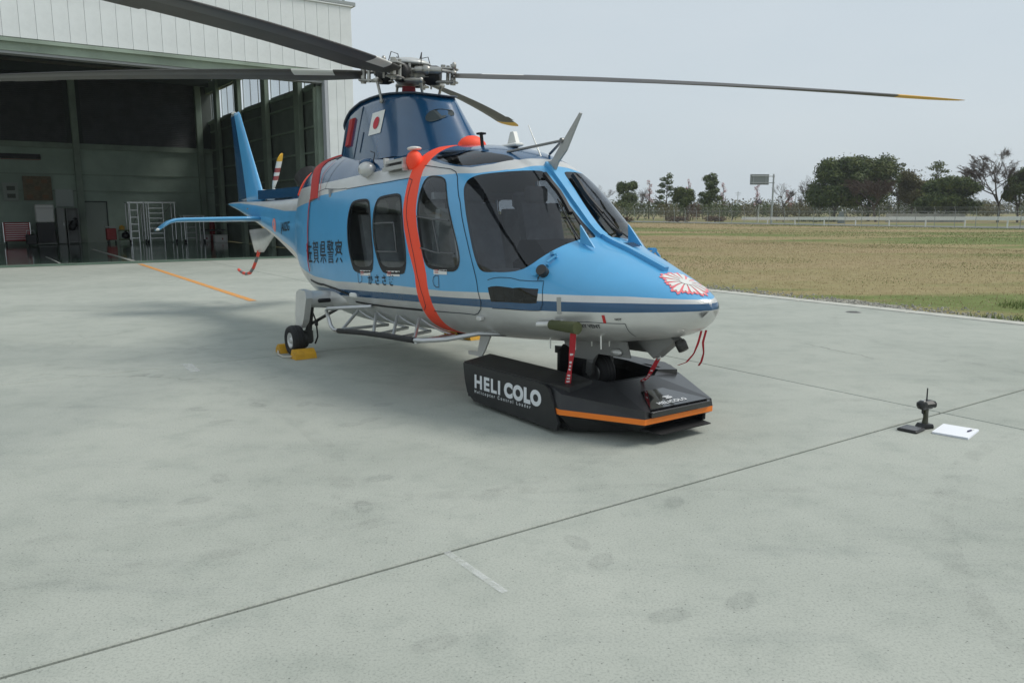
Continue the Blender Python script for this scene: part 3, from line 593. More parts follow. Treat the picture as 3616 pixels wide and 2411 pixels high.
z_s2 = lambda s: np.interp(s, [-.2, 1.79, 1.81, 1.9, 2.09, 2.3, 2.55, 2.87, 3.15, 4.1, 5.07, 6.3, 6.9, 8.6, 10, 11], [1.92, 1.92, 1.87, 1.835, 1.822, 1.85, 1.895, 1.97, 1.94, 1.93, 1.91, 1.90, 1.86, 1.92, 1.995, 2.018])
gs = np.concatenate([[-.06, -.059, -.056, -.05, -.04, -.025, -.005, .02], np.arange(.05, 6.6, .07), np.arange(6.6, 11, .14), [11.0]])
gt = np.concatenate([[-90, -86], np.arange(-82, 83, 4.1), [86, 90]])
pts = [Vector((a, b*KT)) for a in gs for b in gt]; edges = []
def addline(pl, close):
    n0 = len(pts); pl = [(min(max(a, -.06), 11), min(max(b, -90), 90)) for a, b in pl]
    for a, b in pl: pts.append(Vector((a, b*KT)))
    for i in range(len(pl)-1): edges.append((n0+i, n0+i+1))
    if close: edges.append((n0+len(pl)-1, n0))
for nm, (pl, g_, fr) in WINS.items():
    addline(dens(pl), True)
    if fr: addline(dens(grow(pl, fr)), True)
for fn, a, b in ((z_sb, -.0599, 5.6), (z_st, -.0599, 5.6), (z_bl, -.0599, 10.95), (z_s1, 1.69, 10.9), (z_s2, 1.85, 10.9)):
    ss = np.concatenate([-.0599+.22*np.linspace(0, 1, 160)**3, np.arange(.16, b, .05)]) if a < 0 else np.arange(a, b, .05); tt = t_of_z(ss, fn(ss)); addline([(x, y) for x, y in zip(ss, tt) if abs(y) < 89], False)
addline([(1.69, q) for q in np.linspace(float(t_of_z(1.69, z_s1(1.69))), 90, 30)], False)
addline([(5.6, float(t_of_z(5.6, z_sb(5.6)))), (5.6, float(t_of_z(5.6, z_st(5.6))))], False)
addline(dens(BAND_L, False), False); addline(dens(BAND_R, False), False)
vo, eo, fo, _, _, _ = delaunay_2d_cdt(pts, edges, [], 0, 1e-5)
VV = np.array([(v[0], v[1]/KT) for v in vo]); FF = np.array([tuple(f_) for f_ in fo if len(f_) == 3])
cs, ct = VV[FF, 0].mean(1), VV[FF, 1].mean(1); cz = skin(cs, ct)[:, 2]
cls = np.where(cz < z_sb(cs), 0, np.where((cz < z_st(cs)) & (cs < 5.6), 1, np.where(cz < z_bl(cs), 0, np.where(cz < z_s1(cs), 2, np.where(cz < z_s2(cs), 0, 1)))))
cls = np.where((cs < 1.69) & (cz > z_bl(cs)), 2, cls)
bandpoly = BAND_L+BAND_R[::-1]; cls = np.where(inside(cs, ct, bandpoly), 3, cls)
where = np.full(len(FF), '', dtype=object)
for nm, (pl, g_, fr) in WINS.items():
    if fr: where[inside(cs, ct, grow(pl, fr))] = nm+'#'
    where[inside(cs, ct, pl)] = nm
PV = skin(VV[:, 0], VV[:, 1]); NV = skin_n(VV[:, 0], np.clip(VV[:, 1], -89.5, 89.5))
if (NV[:, 1]*PV[:, 1]).sum() < 0: NV = -NV
NV[np.abs(VV[:, 1]) > 89.7, 1] = 0
def skin_part(name, sel, mats, parent, off=0.0, sides=(1,), fm=None, flip=False):
    v = []; f_ = []; n = []; mi = []
    for sd_ in sides:
        F = FF[sel]; ids = np.unique(F); mp_ = -np.ones(len(VV), int); mp_[ids] = np.arange(len(ids))+len(v)
        q = PV[ids]+NV[ids]*off
        v += [(SW-a, -b*sd_, c) for a, b, c in q]; k = -1 if flip else 1
        n += [(-a*k, -b*sd_*k, c*k) for a, b, c in NV[ids]]
        for tri in F:
            a, b, c = mp_[tri]; nn = np.cross(np.array(v[b])-np.array(v[a]), np.array(v[c])-np.array(v[a])); f_.append((a, b, c) if nn@np.array(n[a]) > 0 else (a, c, b))
        mi += list(fm[sel] if fm is not None else [0]*len(F))
    return mesh_obj(name, v, f_, mats, parent, True, mi, n)
body = where == ''
skin_part('fuselage', body, [P_SV, P_DB, P_LB, P_OR], HELI, 0, (1, -1), cls)
skin_part('cabin_lining', body & (cs > .95) & (cs < 4.75), P_LN, HELI, -.028, (1, -1), None, True)
for sd_ in (1, -1):
    for nm, (pl, g_, fr) in WINS.items():
        if fr:
            wo = skin_part(nm, where == nm+'#', P_BK, HELI, .004, (sd_,)); skin_part('pane', where == nm, g_, wo, .001, (sd_,))
        else: skin_part(nm, where == nm, g_, HELI, .001, (sd_,))
# ---- seams, tracks, decals
def ribbon(name, pl, wd, m, off=.0025, side=1, parent=HELI, step=.03):
    q = dens(pl, False, step); v = []; f_ = []
    C_ = [on(a, b, off, side) for a, b in q]; N_ = [skin_n(a, b)*np.array([-1, -side, 1]) for a, b in q]
    for i, c in enumerate(C_):
        d = C_[min(i+1, len(C_)-1)]-C_[max(i-1, 0)]; x = np.cross(d, N_[i]); x /= np.linalg.norm(x)+1e-9
        v += [c-x*wd/2, c+x*wd/2]
        if i: f_.append((2*i-2, 2*i-1, 2*i+1, 2*i))
    return mesh_obj(name, v, f_, m, parent, True)
SEAM = mat('panel_gap', (.02, .035, .05), .8)
CD = [(2.846, 51.5), (2.528, 49.7), (2.349, 49), (2.252, 47.4), (2.189, 44.4), (2.062, 33.6), (2.012, 30.3), (1.941, 23.3), (1.838, 14.3), (1.752, 5.9), (1.692, .3), (1.657, -9.4), (1.682, -16.5), (1.748, -22.1), (1.81, -24.6), (2.162, -26.1), (2.459, -26.8)]
PD = [(4.325, 34.9), (3.777, 37.5), (3.382, 39.2), (3.0, 41.7), (2.922, 40.4), (2.90, 30), (2.85, 20), (2.76, 12), (2.68, 5), (2.60, -3), (2.56, -14), (2.57, -22), (2.63, -27)]
for sd_ in (1, -1):
    ribbon('crew_door_gap', CD, .008, SEAM, side=sd_); ribbon('cabin_door_gap', PD, .007, SEAM, side=sd_)
    ribbon('door_track', [(4.12, -27.1), (3.755, -27.9), (3.362, -28.4), (2.992, -28), (2.668, -27.4)], .022, P_BK, .004, sd_)
    ribbon('gear_bay_gap', [(5.412, -20), (4.921, -15.5), (4.548, -15.9), (4.278, -18.7), (4.087, -21.3)], .026, P_BK, .004, sd_)
    ribbon('access_panel_gap', [(1.55, 1.8), (1.189, 9.1), (.976, 17.7), (.967, -.4), (.996, -5.9), (1.519, -12.9)], .005, SEAM, side=sd_)
    ribbon('nose_panel_gap', [(.952, -17.8), (.622, -17.2), (.367, -20.9), (.376, -37.5), (.381, -52.9)], .004, SEAM, side=sd_)
    ribbon('cowl_gap', [(4.33, 35.5), (4.9, 34), (5.3, 28)], .006, SEAM, side=sd_); ribbon('cowl_gap', [(4.9, 34), (4.85, 60), (4.8, 80)], .006, SEAM, side=sd_)
    ribbon('rivet_line', [(6.25, 40), (6.3, 0), (6.35, -40)], .004, SEAM, side=sd_)
def decal(name, V2, F2, s0, z0, m, off=.004, side=1, parent=HELI, top=False):
    v = []
    for u_, w_ in V2:
        s_ = s0-u_*side
        if top: t_ = float(t_of_y(s_, abs(w_))); p = on(s_, t_, off, 1 if w_ >= 0 else -1)
        else: p = on(s_, float(t_of_z(s_, z0+w_)), off, side)
        v.append(p)
    return mesh_obj(name, v, F2, m, parent)
INK = mat('black_decal', (.012, .014, .018), .5)
for i, ch in enumerate('佐賀県警察'):
    V2, F2 = text_mesh(ch, .275, .001, 1, .76); decal('lettering', V2, F2, 5.40-i*.235, 1.035, INK)
for i, ch in enumerate('かささぎ'):
    V2, F2 = text_mesh(ch, .115, .002); decal('lettering', V2, F2, 3.66-i*.155, .815, INK)
V2, F2 = text_mesh('JA02SG', .175, .003, 1.02, .95); decal('registration', V2, F2, 7.33, 1.43, INK)
V2, F2 = text_mesh('BATTERY VENT', .036, .0008); decal('lettering', V2, F2, .79, .565, INK)
V2, F2 = text_mesh('NOT', .02, .0005); decal('lettering', V2, F2, .425, .625, INK)
def quad2(w_, h_, n=4): return [(w_*i/n, h_*j) for j in (0, 1) for i in range(n+1)], [(i, i+1, n+2+i, n+1+i) for i in range(n)]
STK = mat('white_sticker', (.75, .75, .73), .5); STR = mat('sticker_red', (.5, .12, .12), .6)
for s0, z0, w_, h_ in ((3.825, .895, .24, .052), (3.225, .90, .27, .050), (2.33, .93, .215, .040)):
    o = decal('placard', *quad2(w_, h_), s0, z0, STK, .004)
    for k in range(3): decal('print_line', *quad2(w_*.28, .006), s0-.02, z0+.012+.012*k, STR, .0055, 1, o)
decal('sticker_strip', *quad2(.035, .12), .845, .66, mat('tape_grey', (.36, .36, .34), .6), .004); decal('red_mark', *quad2(.02, .055), .508, .605, mat('mark_red', (.5, .02, .02), .5), .004)
# recessed D handles
for s0, k in ((3.84, 1), (2.30, -1)):
    dp = [(-.045, -.05), (-.045, .05), (.0, .05), (.035, .035), (.05, 0), (.035, -.035), (0, -.05), (-.045, -.05)]
    ribbon('door_handle', [(s0-k*a, float(t_of_z(s0-k*a, .87+b))) for a, b in dp], .010, P_DB, .004)
# rayed badge on the nose
def badge():
    o_v = []; o_f = []; w_v = []; w_f = []; n = 15
    for k in range(n):
        a = 2*math.pi*k/n; r_ = (.215 if k % 3 else .245); h_ = math.pi/n
        for (vs, fs, g_, r0, r1) in ((o_v, o_f, 1.0, .02, r_), (w_v, w_f, .70, .055, r_-.022)):
            b0 = len(vs)
            for rr, aa in ((r0, -h_*g_), (r0, h_*g_), (r1*.62, -h_*g_), (r1*.62, h_*g_), (r1*.93, -h_*g_*.98), (r1, -h_*g_*.6), (r1*.90, 0), (r1, h_*g_*.6), (r1*.93, h_*g_*.98)):
                vs.append((.75*rr*math.cos(a+aa), .75*rr*math.sin(a+aa)))
            fs += [(b0, b0+1, b0+3, b0+2), (b0+2, b0+3, b0+8, b0+6), (b0+2, b0+6, b0+4), (b0+6, b0+8, b0+7), (b0+4, b0+6, b0+5)]
    bo = decal('badge', o_v, o_f, .175, 0, mat('badge_red', (.88, .20, .23), .5), .004, 1, HELI, True); decal('badge_rays', w_v, w_f, .175, 0, P_WH, .0065, 1, bo, True)
    c = [(.045*math.cos(2*math.pi*k/16), .045*math.sin(2*math.pi*k/16)) for k in range(16)]; decal('badge_centre', c, [tuple(range(16))], .175, 0, P_WH, .009, 1, bo, True)
badge()
# small round badge on the tail boom and orange tag
for sd_ in (1, -1):
    c = [(.10*math.cos(2*math.pi*k/12), .10*math.sin(2*math.pi*k/12)) for k in range(12)]; decal('boom_badge', c, [tuple(range(12))], 7.72, 1.53, mat('badge_pink', (.75, .25, .22), .6), .004, sd_)
    decal('boom_tag', *quad2(.09, .13), 9.4, 1.72, mat('tag_orange', (.7, .3, .02), .6), .004, sd_)
# ---- windshield post, hood rib, deflectors, wipers, wire cutter
def crown(s): return float(ZT(s))
MB().path([L(s, 0, crown(s)+.012) for s in np.linspace(1.70, 1.02, 12)], .02, flat=(.075, .04)).build('centre_post', P_LB, HELI)
MB().path([L(s, 0, crown(s)+.008) for s in np.linspace(1.02, .36, 14)], .02, flat=(.045, .05)).build('hood_rib', P_LB, HELI)
for sd_ in (1, -1):
    p = [(1.0, 1.165), (1.0, 1.30), (.97, 1.27), (.84, 1.125)]
    MB().prism(p, lambda u_, v_, h_: L(u_, sd_*(.25+h_), v_), -.006, .006).build('deflector', P_LB, HELI)
    ar = [(1.06, 79), (1.12, 81.5), (1.19, 82.8), (1.27, 83.8), (1.31, 84)]
    wa = MB().path([on(a, b, .035, sd_) for a, b in ar], [.012, .011, .009, .008, .008]).ell(on(1.05, 78.5, .03, sd_), (.03, .03, .03), 10, 6).build('wiper', P_BK, HELI)
    MB().path([on(a, b, .03, sd_) for a, b in ((1.24, 82.0), (1.30, 83.2), (1.36, 83.9), (1.42, 84.2), (1.50, 83.6), (1.58, 83.3))], .012, flat=(.03, .035)).build('wiper_blade', P_BK, wa)
    MB().path([on(a, b, .02, sd_) for a, b in ((1.02, 72), (1.10, 75), (1.19, 77.6), (1.30, 80), (1.37, 81.3))], .006).build('wiper_link', P_BK, wa)
    MB().box(on(1.02, 45, .02, sd_), (.05, .03, .02)).tube(on(.99, 43.7, 0, sd_), on(.99, 43.7, .05, sd_), .014).tube(on(1.0, 33, 0, sd_), on(1.0, 33, .03, sd_), .014).tube(on(.98, 43, .03, sd_), on(1.0, 34, .03, sd_), .01).build('nose_latch', P_LB, HELI)
    MB().tube(on(1.058, 22, -.01, sd_), on(1.058, 22, .035, sd_), .035, .035, 16).build('filler_neck', P_LB, HELI)
    fc = MB().tube(on(1.0, 25, 0, sd_), on(1.0, 25, .055, sd_), .042, .042, 16).build('filler_cap', P_DK, HELI); MB().path([on(1.0, 24, .05, sd_), on(.995, 20, .05, sd_), on(1.01, 16.5, .03, sd_), on(1.03, 19, .01, sd_)], .004, 6).build('lanyard', P_DK, fc)
    MB().box(on(1.72, -26, .02, sd_), (.07, .05, .04), bev=.01).build('step_nub', P_SV, HELI)
# grille in front of the windshield
for k in range(4): MB().box(L(.90-.02*k, -.13, crown(.90-.02*k)+.002), (.012, .16, .012)).build('hood_grille', P_DB, HELI)
# wire cutter
wc = MB().prism([(1.74, 1.84), (1.64, 1.855), (1.55, 1.94), (1.275, 2.19), (1.258, 2.18), (1.45, 1.915), (1.56, 1.83), (1.60, 1.77)], lambda u_, v_, h_: L(u_, h_, v_), -.009, .009).build('wire_cutter', mat('cutter_grey', (.42, .42, .40), .5, .3), HELI)
MB().tube(L(1.50, 0, 2.0), L(1.98, .22, 1.95), .012).tube(L(1.50, 0, 2.0), L(1.95, -.22, 1.95), .012).tube(L(1.50, .02, 2.0), L(1.50, -.02, 2.0), .022).build('brace', P_GM, wc)
# antennas on the roof
MB().tube(on(2.40, 80, -.01), on(2.40, 80, .10), .016).lathe([(.001, 0), (.045, .0), (.045, .012), (.001, .02)], on(2.40, 80, .10), (0, 0, 1), 14).build('knob_antenna', P_BK, HELI)
MB().prism([(0, 0), (.16, 0), (.11, .13), (.06, .13)], lambda u_, v_, h_: L(2.30-u_, h_-.02, crown(2.25)+v_-.01), -.02, .02).box(L(2.2, .02, crown(2.2)+.005), (.26, .10, .03), bev=.01).build('blade_antenna', P_WH, HELI)
MB().tube(L(1.86, -.05, crown(1.86)-.01), L(2.03, -.05, crown(1.86)+.28), .008, .004).build('whip_antenna', P_WH, HELI)
# orange fairing cap at the foot of the rotor pylon and the lamp blister on the roof edge
MB().ell(L(2.87, 0, 2.10), (.12, .15, .11), 16, 8).build('pylon_foot_cap', P_OR, HELI)
for sd_ in (1, -1):
    lb = MB().ell(on(3.06, 54, .02, sd_), (.09, .08, .10), 14, 8).build('lamp_blister', P_OR, HELI); MB().ell(on(3.07, 57, .055, sd_)+np.array([0, 0, .06]), (.075, .07, .02), 14, 6).build('lens', P_WH, lb)
    sl = MB().ell(on(3.92, 47, .04, sd_), (.11, .09, .08), 14, 8).build('search_lamp', P_SV, HELI); MB().ell(on(4.0, 52, .05, sd_), (.10, .08, .05), 12, 6).build('lamp_top', P_DB, sl); MB().path([on(3.85, 52, .05, sd_), on(3.8, 56, .12, sd_), on(3.9, 57, .13, sd_)], .005, 6).build('cable', P_BK, sl)
    br = MB().box(on(3.3, 52, .06, sd_), (.40, .05, .03)).box(on(3.3, 47, .05, sd_), (.42, .05, .035)).box(on(3.5, 49.5, .055, sd_), (.03, .05, .12)).box(on(3.12, 49.5, .055, sd_), (.03, .05, .12)).build('hoist_bracket', P_SV, HELI)
    MB().box(on(3.32, 50, .02, sd_), (.26, .05, .07)).build('recess', P_BK, br); MB().box(on(3.3, 58, .015, sd_), (.34, .10, .03)).build('grab_rail', P_DB, br)
    for s_, t_, l_ in ((5.22, 70, .26), (4.72, 79, .22), (3.75, 72, .2)):
        ribbon('cowl_vent', [(s_-l_/2, t_-3), (s_, t_), (s_+l_/2, t_-1)], .07, P_BK, .004, sd_)
# ---- rotor pylon
n_r, n_a = 9, 40; v = []; f_ = []
def ptop(s): return float(np.interp(s, [2.9, 3.2, 3.6, 4.1, 4.6, 5.0, 5.35, 5.7], [2.55, 2.615, 2.71, 2.775, 2.79, 2.735, 2.63, 2.53]))
def pyl(a, q):
    sf, sr = 2.82+.48*q, 5.55-.02*q; hw_ = .47-.19*q; c_, h_ = (sf+sr)/2, (sr-sf)/2
    ca, sa = math.cos(a), math.sin(a); n_ = 2.5
    s_ = c_-h_*math.copysign(abs(ca)**(2/n_), ca); y_ = hw_*math.copysign(abs(sa)**(2/n_), sa)
    return s_, y_
for i in range(n_r+1):
    q = i/n_r
    for j in range(n_a):
        s_, y_ = pyl(2*math.pi*j/n_a, q); zb_ = min(crown(s_), 2.2)-.12; v.append(L(s_, y_, zb_+(ptop(s_)-zb_)*q))
for i in range(n_r):
    for j in range(n_a): f_.append((i*n_a+j, i*n_a+(j+1) % n_a, (i+1)*n_a+(j+1) % n_a, (i+1)*n_a+j))
f_.append(tuple(range(n_r*n_a, (n_r+1)*n_a)))
pyo = mesh_obj('rotor_pylon', v, f_, P_DB, HELI, True)
v = []; f_ = []
for k, (dz, gr) in enumerate(((-.008, 1.0), (-.008, 1.08), (.008, 1.08), (.012, 1.0))):
    for j in range(n_a):
        s_, y_ = pyl(2*math.pi*j/n_a, 1); s2 = 4.365+(s_-4.365)*(1+(gr-1)*.45); v.append(L(s2, y_*gr, ptop(s_)+dz))
for k in range(4):
    for j in range(n_a): f_.append((k*n_a+j, k*n_a+(j+1) % n_a, ((k+1) % 4)*n_a+(j+1) % n_a, ((k+1) % 4)*n_a+j))
mesh_obj('pylon_lip', v, f_, mat('lip_dark', (.02, .035, .06), .4), pyo, True)
def pside(s_, z_, off, sd_=1):
    """point on the pylon side"""
    best = None
    zb_ = min(crown(s_), 2.2)-.12; q = min(max((z_-zb_)/(ptop(s_)-zb_), 0), 1); sf, sr = 2.82+.48*q, 5.55-.02*q
    c_, h_ = (sf+sr)/2, (sr-sf)/2; y_ = (.47-.19*q)*(max(0, 1-abs((s_-c_)/h_)**2.5))**(1/2.5); return np.array(L(s_, sd_*(y_+off), z_))
for sd_ in (1, -1):
    fl_ = [pside(4.30, 2.36, .006, sd_), pside(4.02, 2.36, .006, sd_), pside(4.02, 2.60, .006, sd_), pside(4.30, 2.60, .006, sd_)]
    fo_ = mesh_obj('flag', fl_, [(0, 1, 2, 3)], P_WH, pyo); c = [pside(4.16+.065*math.cos(2*math.pi*k/20), 2.48+.065*math.sin(2*math.pi*k/20), .010, sd_) for k in range(20)]
    mesh_obj('flag_disc', c, [tuple(range(20))], mat('flag_red', (.55, .01, .03), .5), fo_)
    cv = [pside(4.86+a, 2.32+b, .03, sd_) for a, b in ((.06, 0), (-.06, 0), (-.06, .30), (.06, .30))]; cw = [pside(4.86+a, 2.32+b, -.01, sd_) for a, b in ((.07, -.01), (-.07, -.01), (-.07, .31), (.07, .31))]
    tag(mesh_obj('inlet_plug', cv+cw, [(0, 1, 2, 3), (0, 4, 5, 1), (1, 5, 6, 2), (2, 6, 7, 3), (3, 7, 4, 0)], mat('plug_red', (.42, .03, .03), .7)), 'red foam plug in the %s side of the dark blue rotor pylon' % ('near' if sd_ == 1 else 'far'), 'plug')['pending'] = 1
    MB().tube(pside(4.45, 2.2, .003, sd_), pside(4.45, 2.42, .003, sd_), .004, n=5).tube(pside(4.6, 2.15, .002, sd_), pside(4.6, 2.72, .002, sd_), .004, n=5).build('pylon_seam', SEAM, pyo)
mesh_obj('pylon_dark_oval', [pside(3.24+.085*math.cos(2*math.pi*k/18), 2.44+.065*math.sin(2*math.pi*k/18), .012) for k in range(18)], [tuple(range(18))], mat('oval_dark_grey', (.03, .045, .05), .6), pyo)  # flat dark oval laid just off the starboard pylon side, near its front
# ---- interior
fl2 = MB().box(L(2.95, 0, .66), (3.3, 1.28, .04)).build('cabin_floor', P_LN, HELI)
MB().box(L(4.72, 0, 1.25), (.05, 1.4, 1.15)).build('bulkhead', mat('bulkhead_grey', (.30, .31, .32), .8), HELI)
MB().box(L(2.62, 0, 1.62), (.05, 1.2, .06)).box(L(2.62, 0, 1.05), (.05, .3, .8)).build('door_post', P_LN, HELI)
MB().prism([(1.10, .85), (1.10, 1.10), (1.22, 1.20), (1.42, 1.20), (1.46, 1.14), (1.40, .85)], lambda u_, v_, h_: L(u_, h_, v_), -.52, .52).build('instrument_panel', P_BK, HELI)
MB().box(L(1.75, 0, .86), (.7, .26, .36), bev=.03).build('console', P_DK, HELI)
def seat(s_, y_, face=1, hi=.62, m=P_ST):
    b_ = MB().box(L(s_, y_, .90), (.46, .46, .12), bev=.04)
    b_.prism([(0, 0), (.10, 0), (.22, hi), (.14, hi)], lambda u_, v_, h_: L(s_+face*(.20+u_), y_+h_, .92+v_), -.22, .22); b_.box(L(s_+face*.40, y_, .92+hi+.08), (.08, .26, .16), bev=.03)
    b_.tube(L(s_-.12, y_, .68), L(s_-.12, y_, .86), .03).tube(L(s_+.12, y_, .68), L(s_+.12, y_, .86), .03)
    return b_.build('seat', m, HELI)
for y_ in (-.36, .36): seat(1.95, y_); seat(3.85, y_, 1, .6); seat(2.95, y_, -1, .58)
seat(3.85, 0, 1, .6)
for y_ in (-.36, .36): MB().path([L(1.62, y_, .68), L(1.60, y_, .95), L(1.56, y_, 1.05)], .014).build('control_stick', P_BK, HELI)
# sliding vents on the windows
for sd_ in (1, -1):
    def fr_(pl): return MB().path([on(a, b, .003, sd_) for a, b in pl], .0075, 6).build('window_vent', mat('vent_frame', (.10, .105, .11), .5), HELI)
    fr_([(3.50, 16.5), (3.3, 17.0), (3.09, 17.2), (3.05, 13), (3.0, 5.5), (3.2, 5.3), (3.42, 5.3)]); fr_([(2.655, 20.5), (2.4, 19.8), (2.12, 20.2)]); fr_([(2.55, 7.5), (2.3, 6.5), (2.0, 7.2)]); fr_([(2.38, 20), (2.30, 13), (2.24, 6.8)])
# ---- engine exhausts
for sd_ in (1, -1):
    e = MB(); c = np.array(L(6.15, sd_*.36, 2.03)); d = np.array([-.55, -sd_*.10, .62]); d /= np.linalg.norm(d)
    e.lathe([(.15, -.12), (.165, .10), (.15, .10), (.13, -.02), (.001, -.02)], c, d, 20); e.build('exhaust', mat('exhaust_black', (.02, .019, .018), .55, .3), HELI)
# ---- fin, ventral fin, tailplane, tail rotor
def foil(n=14):
    o = []
    for i in range(n):
        a = 2*math.pi*i/n; x = .5*(1+math.cos(a)); yt = .6*(.2969*math.sqrt(max(x, 0))-.126*x-.3516*x*x+.2843*x**3-.1036*x**4)*(1 if math.sin(a) >= 0 else -1); o.append((x, yt))
    return o
def loft(name, secs, mats, parent, fmf=None, caps=True):
    n = len(secs[0]); v = [p for s_ in secs for p in s_]; f_ = []; mi = []
    for i in range(len(secs)-1):
        for j in range(n): f_.append((i*n+j, i*n+(j+1) % n, (i+1)*n+(j+1) % n, (i+1)*n+j)); mi.append(fmf(i, j) if fmf else 0)
    if caps:
        f_ += [tuple(range(n-1, -1, -1)), tuple(range((len(secs)-1)*n, len(secs)*n))]; mi += [mi[0], mi[-1]]
    return mesh_obj(name, v, f_, mats, parent, True, mi)
FO = foil(16)
def finsec(z, s0, s1, th): return [L(s0+(s1-s0)*x, th*(s1-s0)*y, z) for x, y in FO]
loft('tail_fin', [finsec(1.95, 9.02, 10.45, .9), finsec(2.1, 9.12, 10.42, .85), finsec(2.6, 9.44, 10.44, .75), finsec(3.1, 9.77, 10.48, .7), finsec(3.44, 9.99, 10.52, .65), finsec(3.49, 10.06, 10.52, .4)], [P_LB, P_DB], HELI, lambda i, j: 1 if 12 > j > 4 and False else (0 if .5*(FO[j][0]+FO[(j+1) % 16][0]) < .42 else 1))
MB().ell(L(10.35, 0, 3.505), (.10, .03, .02)).build('tail_light', P_WH, HELI)
MB().path([L(s_, 0, z_) for s_, z_ in ((6.6, 1.93), (7.4, 1.985), (8.2, 2.01), (9.1, 2.05))], .06, flat=(.16, .14)).build('tail_spine', P_DB, HELI)
loft('ventral_fin', [finsec(1.52, 8.35, 9.95, .55), finsec(1.35, 8.80, 9.85, .5), finsec(1.14, 9.24, 9.72, .45)], P_SV, HELI)
sk = [(9.50, 1.16), (9.62, 1.04), (9.85, .88), (10.05, .79), (10.28, .77), (10.5, .79), (10.7, .84)]
RD2 = mat('skid_red', (.85, .09, .05), .5)
sko = MB()
pp = np.array(sk); q = np.linspace(0, len(pp)-1, 19); pp = np.stack([np.interp(q, range(len(pp)), pp[:, k]) for k in (0, 1)], 1)
for i in range(18): sko.tube(L(pp[i, 0], 0, pp[i, 1]), L(pp[i+1, 0], 0, pp[i+1, 1]), .026, .026, 10, m=(0 if (i//2) % 2 == 0 else 1))
sko.build('tail_skid', [RD2, mat('skid_grey', (.22, .22, .22), .5, .3)], HELI)
def stabsec(y, s0, c, z, th=1.0): return [L(s0+c*x, y, z+th*c*yy*.9) for x, yy in FO]
for sd_ in (1, -1):
    loft('tailplane', [stabsec(sd_*.18, 8.46, .78, 1.66), stabsec(sd_*.7, 8.76, .70, 1.665), stabsec(sd_*1.2, 9.05, .62, 1.67), stabsec(sd_*1.32, 9.13, .58, 1.665), stabsec(sd_*1.40, 9.20, .54, 1.64), stabsec(sd_*1.46, 9.30, .48, 1.59), stabsec(sd_*1.52, 9.42, .40, 1.53, .6)], P_LB, HELI)
    MB().ell(L(9.5, sd_*1.53, 1.535), (.06, .03, .02)).build('position_light', P_WH, HELI)
# tail rotor on the port side
TH = np.array(L(9.80, -.35, 2.13)); STRIPE_W = mat('tail_blade_white', (.70, .70, .68), .4); STRIPE_R = mat('tail_blade_red', (.30, .02, .03), .4); TIP_Y = mat('blade_tip_yellow', (.70, .38, .02), .5)
tro = MB().tube(TH+(0, -.18, 0), TH+(0, .08, 0), .06, .05, 14).ell(TH+(0, .08, 0), (.08, .04, .08)).build('tail_rotor_hub', P_WH, HELI)
def tblade(ang):
    secs = []; rs = [.10, .20, .27, .36, .43, .52, .60, .65, .68, .76, .80]; ch = [.10, .15, .20, .20, .20, .20, .20, .20, .20, .16, .06]
    e = np.array([math.cos(ang), 0, math.sin(ang)]); n_ = np.array([-math.sin(ang), 0, math.cos(ang)])
    for r_, c_ in zip(rs, ch):
        # stripes run diagonally across the chord
        cp, sp_ = math.cos(R(48)), math.sin(R(48))
        secs.append([TH+e*(r_-(.09*(x-.5) if .25 < r_ < .7 else 0))+n_*(c_*(x-.5)*cp-c_*y*.8*sp_)+np.array([0, c_*(x-.5)*sp_+c_*y*.8*cp+.05, 0]) for x, y in FO])
    cl = [0, 0, 1, 0, 1, 0, 0, 2, 2, 2]
    loft('tail_rotor_blade', secs, [STRIPE_W, STRIPE_R, TIP_Y], HELI, lambda i, j: cl[i])
tblade(R(49)); tblade(R(229))
# ---- main rotor
HUB = np.array(L(4.07, 0, 2.985)); TILT = R(6.1); RR = 5.415
RM_ = Matrix.Translation(HUB) @ Matrix.Rotation(TILT, 4, 'Y')
def rpart(o, ang=0, k=.88): o.matrix_local = RM_ @ Matrix.Rotation(ang, 4, 'Z') @ Matrix.Scale(k, 4); return o
BL_T = mat('blade_grey_top', (.05, .048, .044), .5, var=.15, scale=2); BL_B = mat('blade_grey_under', (.055, .052, .045), .55, var=.15, scale=2); BL_W = mat('blade_root_white', (.74, .74, .70), .4)
rs = [.50, .62, .80, 1.0, 1.25, 1.27, 1.5, 2.0, 2.6, 3.2, 3.8, 4.4, 4.82, 4.84, 4.95, 5.15, 5.30, 5.38, RR]
def bsec(r_):
    c = np.interp(r_, [.5, .62, .8, 1.1, 4.95, 5.15, 5.3, 5.38, RR], [.22, .24, .28, .335, .335, .30, .22, .15, .05]); le = np.interp(r_, [.5, 1.1, 4.95, 5.15, 5.3, 5.38, RR], [.09, .115, .115, .09, .03, -.03, -.11])
    th = np.interp(r_, [.5, .8, 1.1, 5, RR], [1.5, 1.25, 1.0, .75, .6]); tw = R(np.interp(r_, [.5, RR], [15, 3])); dz = -.185*(r_/RR)**2.1
    o = []
    for x, y in foil(20):
        a, b = le-c*x, c*y*th; o.append((r_, a*math.cos(tw)-b*math.sin(tw), dz+a*math.sin(tw)+b*math.cos(tw)))
    return o
bmesh_ = None
